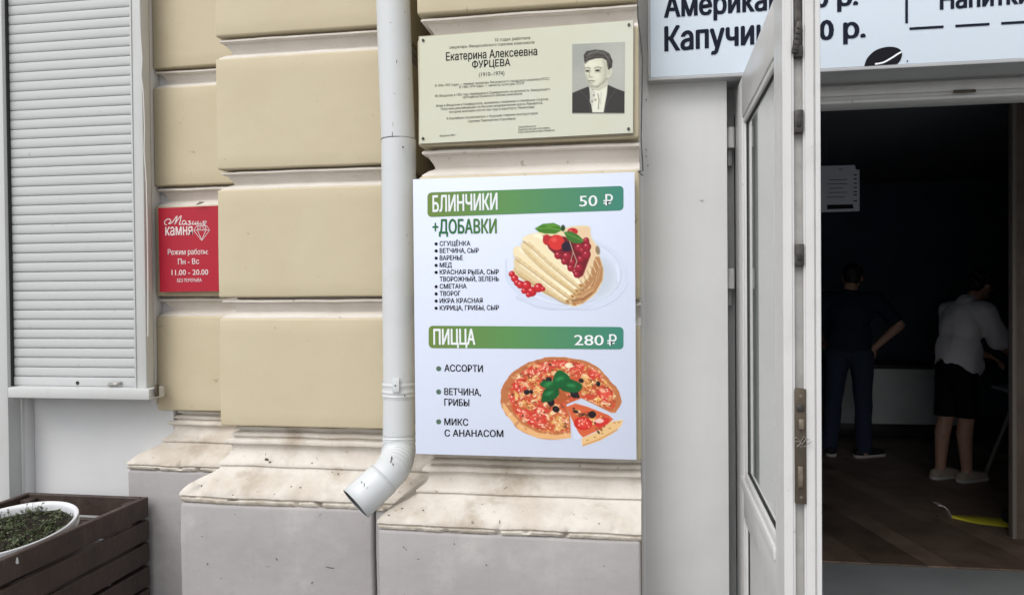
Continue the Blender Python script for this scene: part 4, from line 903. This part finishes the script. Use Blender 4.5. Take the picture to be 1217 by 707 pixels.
for i in range(620):
    r = (PR - .022) * math.sqrt(random.random()); a = rnd(0, 2*math.pi); x, y = r*math.cos(a), r*math.sin(a)
    if noise.noise(Vector((x*18, y*18, 7))) < -.12 and random.random() < .8: continue
    b0 = PM @ Vector((x, y, -.030)); hgt = rnd(.006, .026) if random.random() < .86 else rnd(.03, .055); lean = Vector((rnd(-.5, .5), rnd(-.5, .5), 1)).normalized()
    tip = b0 + lean * hgt; s_ = lean.orthogonal().normalized() * .0009
    bm.faces.new([bm.verts.new(q) for q in (b0 - s_, b0 + s_, tip + s_*.4, tip - s_*.4)])
    for l_ in range(random.choice((2, 3, 4, 5))):
        o_ = b0.lerp(tip, rnd(.4, 1)); d_ = Vector((rnd(-1, 1), rnd(-1, 1), rnd(-.1, .7))).normalized(); L_ = rnd(.006, .015); s2_ = d_.cross(Vector((0, 0, 1))).normalized() * L_ * .3
        bm.faces.new([bm.verts.new(q) for q in (o_, o_ + d_*L_*.5 + s2_, o_ + d_*L_, o_ + d_*L_*.5 - s2_)])
sd_ = own('seedlings', fin(bm, 'seedlings', None), M['leaf']); tag(sd_, 'low green seedlings growing in the white plant bowl', 'plants', kind='stuff')

# ---------------------------------------------------------------- shop interior
IZ = GZ
fl = own('floor', mesh('floor', [(xj + .02, 2.26, IZ + .004), (4.6, 2.26, IZ + .004), (4.6, 4.16, IZ + .004), (xj - .6, 4.16, IZ + .004), (xj - .6, 2.26, IZ + .004)], [(0, 1, 2, 3, 4)]), M['tile']); tag(fl, kind='structure')
sub = own('floor', mesh('subfloor', [(-.6, 4.16, IZ + .002), (5.2, 4.16, IZ + .002), (5.2, 9.4, IZ + .002), (-.6, 9.4, IZ + .002)], [(0, 1, 2, 3)]), M['core']); tag(sub, kind='structure')
# laminate planks laid slantwise, clipped to the room
random.seed(2); pang = R(-33); wpl = .14
ux = Vector((math.sin(R(57)) * -1, math.cos(R(57)), 0)); ux = Vector((-.21, .978, 0)).normalized(); vx = Vector((ux.y, -ux.x, 0))
def clip_poly(poly, ax, lim, keep_less):
    out = []
    for i in range(len(poly)):
        a, b = poly[i], poly[(i + 1) % len(poly)]; ia = (a[ax] <= lim) == keep_less; ib = (b[ax] <= lim) == keep_less
        if ia: out.append(a)
        if ia != ib: t = (lim - a[ax]) / (b[ax] - a[ax]); out.append(a.lerp(b, t))
    return out
cnt = 0
for i in range(-30, 60):
    l0 = rnd(-6, -5)
    while l0 < 12:
        L_ = 1.25; o_ = Vector((2, 4.2, 0)) + vx * (i * wpl)
        q = [o_ + ux*l0, o_ + ux*(l0 + L_ - .003), o_ + ux*(l0 + L_ - .003) + vx*(wpl - .003), o_ + ux*l0 + vx*(wpl - .003)]; l0 += L_
        for ax, lim, kl in ((0, .9, False), (0, 4.3, True), (1, 4.165, False), (1, 7.6, True)):
            q = clip_poly(q, ax, lim, kl)
            if len(q) < 3: break
        if len(q) < 3 or cnt > 290: continue
        z = IZ + .012 + rnd(0, .0006)
        top = [(p.x, p.y, z) for p in q]; bot = [(p.x, p.y, IZ + .004) for p in q]; m_ = len(q)
        me = mesh('plank', top + bot, [tuple(range(m_))[::-1]] + [(k_, (k_+1) % m_, (k_+1) % m_ + m_, k_ + m_) for k_ in range(m_)])
        bm = bmesh.new(); bm.from_mesh(me); bmesh.ops.recalc_face_normals(bm, faces=bm.faces); bm.to_mesh(me); bm.free()
        own('plank', me, M[random.choice(('plank', 'plank', 'plank_light', 'plank_dark', 'plank'))], sub); cnt += 1
rm = empty('shop_room', (2, 5, GZ), 'dark unlit shop interior with navy walls behind the open door', 'room')
box('wall', xj - .75, xj - .65, 2.27, 9.4, GZ, 1.2, M['inwall'], rm, 0)
box('wall', 5.2, 5.3, 2.27, 9.4, GZ, 1.2, M['inwall'], rm, 0)
box('wall', -.6, 5.3, 9.2, 9.3, GZ, 1.2, M['inwall'], rm, 0)
box('wall', xj - .75, xj + .0, 2.262, 2.30, GZ, 1.2, M['inwall'], rm, 0)
box('wall', 2.75, 5.3, 2.262, 2.30, GZ, 1.2, M['inwall'], rm, 0)
box('wall', xj - .01, 2.76, 2.262, 2.30, .52, 1.2, M['inwall'], rm, 0)
box('ceiling', -.6, 5.3, 2.27, 9.4, 1.2, 1.3, M['inceil'], rm, 0)
# brown partition panel on the right
q = on_floor(1204, 642, GZ); PXL = q.x; PYY = q.y
pt_ = empty('partition', (PXL + .5, PYY, GZ), 'brown wood partition panel with a pale edge strip at the right side of the doorway view', 'partition')
box('wood_panel', PXL + .020, 4.4, PYY, PYY + .04, GZ + .012, 1.2, M['partition'], pt_, .001)
box('edge_strip', PXL - .004, PXL + .018, PYY - .006, PYY + .046, GZ + .012, 1.2, M['trim'], pt_, .002)
# counter
CYY = 7.6
cn = empty('counter', (at(1075, 470, CYY).x, CYY, GZ), 'low counter with a plain pale front between the two people', 'counter')
zc0, zc1 = at(1075, 504, CYY).z, at(1075, 436, CYY).z
box('front_panel', at(985, 470, CYY).x, at(1150, 470, CYY).x, CYY, CYY + .02, zc0, zc1 - .02, M['counter'], cn, .002)
box('carcass', at(985, 470, CYY).x, at(1150, 470, CYY).x, CYY + .021, CYY + .5, zc0, zc1 - .02, M['countertop'], cn, .002)
box('countertop', at(980, 470, CYY).x, at(1200, 470, CYY).x, CYY - .02, CYY + .5, zc1 - .018, zc1 + .02, M['countertop'], cn, .003)
box('kick_board', at(990, 470, CYY).x, at(1150, 470, CYY).x, CYY + .06, CYY + .48, GZ + .013, zc0, M['countertop'], cn, .002)
# table with splayed legs
tb = empty('table', (2.85, 5.75, GZ), 'table with a thin pale top and slanted leg beside the person in the white t-shirt', 'table')
a_ = at(1180, 458, 5.95); tz = a_.z
box('tabletop', a_.x, a_.x + 1.0, 5.45, 5.98, tz - .022, tz, M['tabletop'], tb, .004)
for (x0, y0, x1, y1) in ((a_.x + .16, 5.90, on_floor(1169, 570, GZ).x, on_floor(1169, 570, GZ).y), (a_.x + .16, 5.55, a_.x - .0, 5.30), (a_.x + .84, 5.90, a_.x + 1.0, 6.1), (a_.x + .84, 5.55, a_.x + 1.0, 5.3)):
    tube('leg', [(x0, y0, tz - .02), (x1, y1, GZ + .013)], .016, M['steel'], tb, 12)
# hanging notice
NY = 4.87
nt = empty('notice', (at(1000, 197, NY).x, NY, at(1000, 252, NY).z), 'white paper notice hanging in the dark just right of the open door edge', 'notice')
c4 = [(973, 197.5), (1016, 196.3), (1017, 201.5), (1021.5, 202), (1021.5, 251), (974, 252.5)]
f4 = [at(x, y, NY) for x, y in c4]; m_ = len(f4)
me = mesh('sheet', [(p.x, NY, p.z) for p in f4] + [(p.x, NY + .001, p.z) for p in f4], [tuple(range(m_))[::-1], tuple(range(m_, 2*m_))] + [(k, (k+1) % m_, (k+1) % m_ + m_, k + m_) for k in range(m_)])
own('sheet', me, M['paper'], nt)
for y, x0, x1 in ((214, 985, 1007), (219, 983, 1007), (224, 985, 1002), (229, 985, 1007), (234.5, 983, 1004), (201.5, 996, 1002)):
    stroke('text_line', [(x0, y), (x1, y - .4)], .8, NY - .0012, M['inkgrey'], nt)
for y in (208, 213, 218, 223, 228, 232, 239): stroke('text_line', [(1014.5, y), (1018.5, y - .1)], 1.2, NY - .0012, M['ink'], nt)
flat('dark_strip', [(983, 243.5), (1013.5, 243), (1014.5, 248), (983, 249)], NY - .0012, M['ink'], nt)
for x in (985, 1012):
    p = at(x, 198, NY + .002); tube('thread', [(p.x, NY + .002, p.z), (p.x, NY + .002, 1.2)], .0005, M['lockmetal'], nt, 5)
# yellow scooter deck lying on the floor
sc = empty('scooter', on_floor(1150, 618, GZ), 'yellow scooter board with dark wheel on the floor by the partition', 'scooter')
A_ = on_floor(1131, 616, GZ + .06); B_ = on_floor(1212, 626, GZ + .06); A_.y = 5.05; A_.x = at(1131, 614, 5.05).x; B_ = Vector((at(1215, 620, 4.95).x, 4.95, 0))
zA, zB = at(1131, 614, 5.05).z, at(1215, 622, 4.95).z
dxy = (B_ - A_); dxy.z = 0; L_ = dxy.length; dn = dxy.normalized(); dm = Vector((-dn.y, dn.x, 0))
secs = []
for k in range(15):
    t = k / 14; wv = .095 * min(1, .12 + 2.4 * t) * (1 if t < .9 else 1 - (t - .9) * 3); c_ = Vector((A_.x, A_.y, 0)) + dn * L_ * t; z = zA + (zB - zA) * t - .012 * math.sin(math.pi * t)
    secs.append([c_ - dm * wv + Vector((0, 0, z - .022)), c_ - dm * wv + Vector((0, 0, z + .004)), c_ - dm * wv * .8 + Vector((0, 0, z + .012)), c_ + dm * wv * .8 + Vector((0, 0, z + .012)), c_ + dm * wv + Vector((0, 0, z + .004)), c_ + dm * wv + Vector((0, 0, z - .012))])
me = mesh('deck', [p for s_ in secs for p in s_], [(i*6 + j, i*6 + (j+1) % 6, (i+1)*6 + (j+1) % 6, (i+1)*6 + j) for i in range(14) for j in range(6)] + [(5, 4, 3, 2, 1, 0), tuple(84 + j for j in range(6))])
smooth(me, 40); own('deck', me, M['yellow'], sc)
gpts = [at(x, y, 5.05) for x, y in curve([(1113, 598.5), (1120, 600), (1125, 604), (1128, 609), (1130, 614)], 4)]
v = []
for p in gpts: v += [p + Vector((0, -.02, 0)), p + Vector((0, .05, 0)), p + Vector((0, .05, -.006)), p + Vector((0, -.02, -.006))]
me = mesh('wheel_guard', v, [(4*i + j, 4*i + (j+1) % 4, 4*i + 4 + (j+1) % 4, 4*i + 4 + j) for i in range(len(gpts)-1) for j in range(4)]); own('wheel_guard', me, M['pinkwhite'], sc)
wc = at(1114, 613, 5.06); wr = wc.z - (GZ + .012)
for yy in (5.06,):
    n = 28; v = []; prof = [(wr*.5, -.02), (wr*.93, -.02), (wr, -.012), (wr, .012), (wr*.93, .02), (wr*.5, .02)]
    for r, d_ in prof:
        for k in range(n): v.append((wc.x + r*math.cos(2*math.pi*k/n), yy + d_, wc.z + r*math.sin(2*math.pi*k/n)))
    f = [(i*n + k, i*n + (k+1) % n, (i+1)*n + (k+1) % n, (i+1)*n + k) for i in range(5) for k in range(n)]
    me = mesh('wheel', v, f); smooth(me, 40); wo_ = own('wheel', me, M['shoe_dark'], sc)
    tube('hub', [(wc.x, yy - .022, wc.z), (wc.x, yy + .022, wc.z)], wr * .52, M['lockmetal'], wo_, 20)
wc2 = Vector((B_.x - .06, 4.96, GZ + .012 + .05)); tube('wheel', [wc2 + Vector((0, -.018, 0)), wc2 + Vector((0, .018, 0))], .05, M['shoe_dark'], sc, 24)

# ---------------------------------------------------------------- people
def blob_mesh(parts, vox, iters=6):
    """union of tapered capsules and ellipsoids, voxel-joined into one skin"""
    bm = bmesh.new()
    for p in parts:
        if p[0] == 'e':
            _, c_, r_, rot = p
            bmesh.ops.create_icosphere(bm, subdivisions=3, radius=1, matrix=Matrix.Translation(c_) @ rot.to_4x4() @ Matrix.Diagonal((*r_, 1)))
        else:
            _, a, ra, b, rb = p; a, b = Vector(a), Vector(b)
            bmesh.ops.create_icosphere(bm, subdivisions=2, radius=ra, matrix=Matrix.Translation(a)); bmesh.ops.create_icosphere(bm, subdivisions=2, radius=rb, matrix=Matrix.Translation(b))
            d_ = b - a
            if d_.length > 1e-4: bmesh.ops.create_cone(bm, cap_ends=True, segments=16, radius1=ra*.985, radius2=rb*.985, depth=d_.length, matrix=Matrix.Translation((a + b) / 2) @ d_.to_track_quat('Z', 'Y').to_matrix().to_4x4())
    me = bpy.data.meshes.new('blob'); bm.to_mesh(me); bm.free()
    o = bpy.data.objects.new('blob', me); C.objects.link(o)
    r_ = o.modifiers.new('Remesh', 'REMESH'); r_.mode = 'VOXEL'; r_.voxel_size = vox
    s_ = o.modifiers.new('Smooth', 'SMOOTH'); s_.iterations = iters; s_.factor = .5
    dg = bpy.context.evaluated_depsgraph_get(); out = bpy.data.meshes.new_from_object(o.evaluated_get(dg)); bpy.data.objects.remove(o)
    for q in out.polygons: q.use_smooth = True
    return out
def cloth_wob(me, amp, sc=14):
    for v in me.vertices:
        n_ = noise.noise(Vector((v.co.x * sc, v.co.y * sc, v.co.z * sc * .45))) * amp; v.co += v.normal * n_
    return me
def cut_below(me, z, up=False):
    bm = bmesh.new(); bm.from_mesh(me)
    bmesh.ops.bisect_plane(bm, geom=bm.verts[:] + bm.edges[:] + bm.faces[:], plane_co=(0, 0, z), plane_no=(0, 0, 1), clear_inner=not up, clear_outer=up); bm.to_mesh(me); bm.free(); return me
I3 = Matrix.Identity(3)
def person_frame(fx, fy, face):
    """local (right, forward, up) -> world; face = heading of the body, radians from +Y clockwise"""
    F = Vector((math.sin(face), math.cos(face), 0)); Rr = Vector((math.cos(face), -math.sin(face), 0)); B = Vector((fx, fy, GZ + .012))
    return (lambda r, f_, h: B + Rr * r + F * f_ + Vector((0, 0, h))), Matrix((Rr, F, Vector((0, 0, 1)))).transposed()
def hand(J, w, d, curl_to, side):
    """w = wrist point, d = pointing direction (unit), curl_to = palm normal; palm, four fingers with bends and a side thumb"""
    d = d.normalized(); pn = (curl_to - d * curl_to.dot(d)).normalized(); sdv = d.cross(pn) * side; out = [('e', w + d * .045, (.040, .048, .014), Matrix((sdv, d, pn)).transposed())]
    out.append(('c', w - d * .02, .024, w + d * .02, .024))
    for i, l in enumerate((.072, .080, .075, .060)):
        b = w + d * .085 + sdv * (.028 - .0185 * i); m1 = b + d * l * .45 + pn * l * .12; m2 = m1 + d * l * .30 + pn * l * .28; m3 = m2 + d * l * .10 + pn * l * .28
        out += [('c', b - d * .02, .010, m1, .0088), ('c', m1, .0088, m2, .008), ('c', m2, .008, m3, .007)]
    t0 = w + d * .025 + sdv * .032; t1 = t0 + d * .03 + sdv * .028 + pn * .008; t2 = t1 + d * .032 + sdv * .006 + pn * .012
    out += [('c', t0, .013, t1, .011), ('c', t1, .011, t2, .009)]
    return out
def head(J, Rm, c, tilt, yaw=0, s=1):
    """c = head centre; returns capsules / ellipsoids for skull, jaw, nose, ears, lips, brow"""
    Rt = Rm @ Matrix.Rotation(yaw, 3, 'Z') @ Matrix.Rotation(-tilt, 3, 'X')
    q = lambda r, f_, h: c + Rt @ Vector((r, f_, h)) * s
    p = [('e', q(0, -.008, .028), (.073*s, .092*s, .086*s), Rt), ('e', q(0, .022, -.035), (.055*s, .062*s, .072*s), Rt), ('c', q(0, .082, .002), .010*s, q(0, .100, -.030), .013*s), ('e', q(0, .062, -.088), (.028*s, .022*s, .020*s), Rt),
         ('e', q(0, .078, -.055), (.024*s, .012*s, .008*s), Rt), ('e', q(0, .076, -.066), (.021*s, .012*s, .007*s), Rt), ('c', q(-.035, .078, .022), .010*s, q(.035, .078, .022), .010*s)]
    for e in (-1, 1): p += [('e', q(e*.075, -.008, -.012), (.009*s, .018*s, .031*s), Rt), ('e', q(e*.030, .070, .004), (.014*s, .012*s, .009*s), Rt)]
    return p, q, Rt

# person with the white T-shirt: seen from behind, turned a little to the right, head bowed over the table
ft = on_floor(1136, 572, GZ)
J, Rm = person_frame(ft.x, ft.y, R(66))
g_ = empty('person', (ft.x, ft.y, GZ), 'person in white t-shirt and black shorts, seen from behind with head bowed', 'person')
hc = J(.0, .235, 1.475)
hp, hq, Rt = head(J, Rm, hc, .60)
hipL, hipR = J(-.070, 0, .84), J(.070, 0, .84)
kL, kR = J(-.06, -.03, .47), J(.06, .035, .47)
aL, aR = J(-.07, -.075, .085), J(.065, .035, .085)
shL, shR = J(-.165, .10, 1.29), J(.165, .10, 1.29)
eL, eR = J(-.195, .20, 1.04), J(.195, .22, 1.04)
wL, wR = J(-.11, .42, .93), J(.13, .44, .93)
body = [('e', J(0, .0, .88), (.155, .115, .12), Rm), ('e', J(0, .03, 1.03), (.135, .10, .14), Rm), ('e', J(0, .07, 1.20), (.165, .115, .16), Rm @ Matrix.Rotation(R(-18), 3, 'X')), ('c', J(0, .10, 1.30), .062, J(0, .20, 1.42), .055), ('c', shL, .062, shR, .062)]
for h_, k_, a_ in ((hipL, kL, aL), (hipR, kR, aR)):
    calf = k_.lerp(a_, .3) - Rm @ Vector((0, .018, 0)); body += [('c', h_, .092, k_, .056), ('c', k_, .056, calf, .057), ('c', calf, .055, a_, .036), ('c', a_, .036, a_ + Rm @ Vector((0, -.03, -.045)), .034), ('c', a_ + Rm @ Vector((0, -.01, -.04)), .036, a_ + Rm @ Vector((0, .14, -.06)), .024)]
for s_, e_, w_ in ((shL, eL, wL), (shR, eR, wR)): body += [('c', s_, .055, e_, .041), ('c', e_, .041, w_, .027)]
body += hand(J, wL, (wL - eL).normalized(), Vector((0, 0, -1)), -1) + hand(J, wR, (wR - eR).normalized(), Vector((0, 0, -1)), 1) + hp
own('body', blob_mesh(body, .0075, 4), M['skin'], g_)
shirt = [('e', J(0, .025, .98), (.170, .135, .20), Rm), ('e', J(0, .03, .88), (.180, .145, .14), Rm), ('e', J(0, .06, 1.18), (.172, .130, .19), Rm @ Matrix.Rotation(R(-14), 3, 'X')), ('c', shL, .076, shR, .076), ('c', J(0, .09, 1.31), .078, J(0, .115, 1.345), .075)]
for s_, e_ in ((shL, eL), (shR, eR)): shirt += [('c', s_, .076, s_.lerp(e_, .88), .080)]
me = cut_below(cloth_wob(blob_mesh(shirt, .010, 8), .016, 11), GZ + .80); own('t_shirt', me, M['tee_white'], g_)
sht = [('e', J(0, 0, .86), (.160, .125, .13), Rm)]
for h_, k_ in ((hipL, kL), (hipR, kR)): sht += [('c', h_, .096, h_.lerp(k_, 1.0), .080)]
me = cut_below(cloth_wob(blob_mesh(sht, .010, 6), .010, 12), GZ + .50); own('shorts', me, M['shorts'], g_)
hr = [('e', hq(0, -.018, .042), (.083, .098, .086), Rt), ('e', hq(0, -.052, -.010), (.074, .062, .070), Rt), ('e', hq(0, .045, .085), (.066, .045, .032), Rt)]
own('hair', cloth_wob(blob_mesh(hr, .008, 3), .012, 45), M['hair'], g_)
for e, a_ in ((-1, aL), (1, aR)):
    sp = [('c', a_ + Rm @ Vector((0, -.045, -.045)), .044, a_ + Rm @ Vector((0, .03, -.045)), .046), ('c', a_ + Rm @ Vector((0, .03, -.042)), .046, a_ + Rm @ Vector((0, .155, -.055)), .036)]
    me = blob_mesh(sp, .007, 4); me = cut_below(me, GZ + .030); sh_o = own('shoe', me, M['shoe_pale'], g_)
    me = blob_mesh([('c', a_ + Rm @ Vector((0, -.045, -.060)), .047, a_ + Rm @ Vector((0, .155, -.062)), .042)], .007, 3)
    for v in me.vertices: v.co.z = min(max(v.co.z, GZ + .012), GZ + .034)
    own('sole', me, M['sole'], sh_o)

# person in dark clothes: seen from behind at the counter, right elbow out and hand at the waist
ft = on_floor(1010, 543, GZ)
J, Rm = person_frame(ft.x, ft.y, R(14))
g_ = empty('person', (ft.x, ft.y, GZ), 'person in dark t-shirt and jeans standing with one hand at the waist', 'person')
hc = J(.03, .06, 1.56); hp, hq, Rt = head(J, Rm, hc, .12, R(-10))
hipL, hipR = J(-.095, 0, .90), J(.095, 0, .90); kL, kR = J(-.13, .02, .49), J(.11, .03, .49); aL, aR = J(-.16, -.02, .085), J(.11, -.02, .085)
shL, shR = J(-.19, .0, 1.37), J(.20, .0, 1.37); eL, eR = J(-.27, .05, 1.10), J(.385, -.05, 1.15); wL, wR = J(-.22, .27, 1.0), J(.195, -.03, .955)
body = [('e', J(0, .0, .93), (.165, .12, .12), Rm), ('e', J(0, .0, 1.08), (.145, .105, .14), Rm), ('e', J(0, .0, 1.25), (.175, .12, .17), Rm), ('c', J(0, 0, 1.38), .062, J(.015, .03, 1.50), .056), ('c', shL, .062, shR, .062)]
for h_, k_, a_ in ((hipL, kL, aL), (hipR, kR, aR)): body += [('c', h_, .095, k_, .058), ('c', k_, .058, k_.lerp(a_, .3), .058), ('c', k_.lerp(a_, .3), .056, a_, .038), ('c', a_ + Rm @ Vector((0, -.02, -.04)), .036, a_ + Rm @ Vector((0, .14, -.06)), .025)]
for s_, e_, w_ in ((shL, eL, wL), (shR, eR, wR)): body += [('c', s_, .056, e_, .043), ('c', e_, .043, w_, .028)]
body += hand(J, wL, (wL - eL).normalized(), Vector((0, 0, -1)), -1) + hand(J, wR, (wR - eR).normalized(), Vector((0, 1, 0)), 1) + hp
own('body', blob_mesh(body, .0075, 4), M['skin'], g_)
shirt = [('e', J(0, .0, 1.05), (.185, .135, .19), Rm), ('e', J(0, 0, .95), (.185, .14, .12), Rm), ('e', J(0, .0, 1.26), (.198, .138, .18), Rm), ('c', shL, .075, shR, .075), ('c', J(0, 0, 1.38), .08, J(0, .01, 1.41), .07), ('c', shL, .074, shL.lerp(eL, .75), .070), ('c', shR, .074, shR.lerp(eR, .75), .066)]
own('t_shirt', cut_below(cloth_wob(blob_mesh(shirt, .010, 7), .010, 12), GZ + .90), M['tee_navy'], g_)
jn = [('e', J(0, 0, .92), (.182, .135, .11), Rm)]
for h_, k_, a_ in ((hipL, kL, aL), (hipR, kR, aR)): jn += [('c', h_, .105, k_, .076), ('c', k_, .076, a_, .066), ('c', a_, .066, a_ - Vector((0, 0, .02)), .068)]
own('jeans', cut_below(cloth_wob(blob_mesh(jn, .010, 6), .008, 18), GZ + .06), M['jeans'], g_)
hr = [('e', hq(0, -.018, .042), (.080, .097, .084), Rt), ('e', hq(0, -.048, -.010), (.070, .055, .060), Rt)]
own('hair', cloth_wob(blob_mesh(hr, .008, 3), .008, 45), M['hair'], g_)
for e, a_ in ((-1, aL), (1, aR)):
    d_ = Matrix.Rotation(R(-55), 3, 'Z') if e > 0 else Matrix.Rotation(R(10), 3, 'Z')
    o2_ = lambda y, z: a_ + d_ @ (Rm @ Vector((0, y, z)))
    me = cut_below(blob_mesh([('c', o2_(-.05, -.04), .045, o2_(.03, -.04), .047), ('c', o2_(.03, -.04), .046, o2_(.17, -.052), .036)], .007, 4), GZ + .034); sh_o = own('shoe', me, M['shoe_dark'], g_)
    me = blob_mesh([('c', o2_(-.05, -.060), .048, o2_(.17, -.062), .042)], .007, 3)
    for v in me.vertices: v.co.z = min(max(v.co.z, GZ + .012), GZ + .038)
    own('sole', me, M['sole'], sh_o)
ph_ = wR + Rm @ Vector((-.05, .02, -.045))
pho = box('phone', ph_.x - .07, ph_.x + .06, ph_.y - .03, ph_.y - .02, ph_.z + .01, ph_.z + .022, M['paper'], None, .002)
tag(pho, 'small pale flat object held at the waist by the person in dark clothes', 'phone')
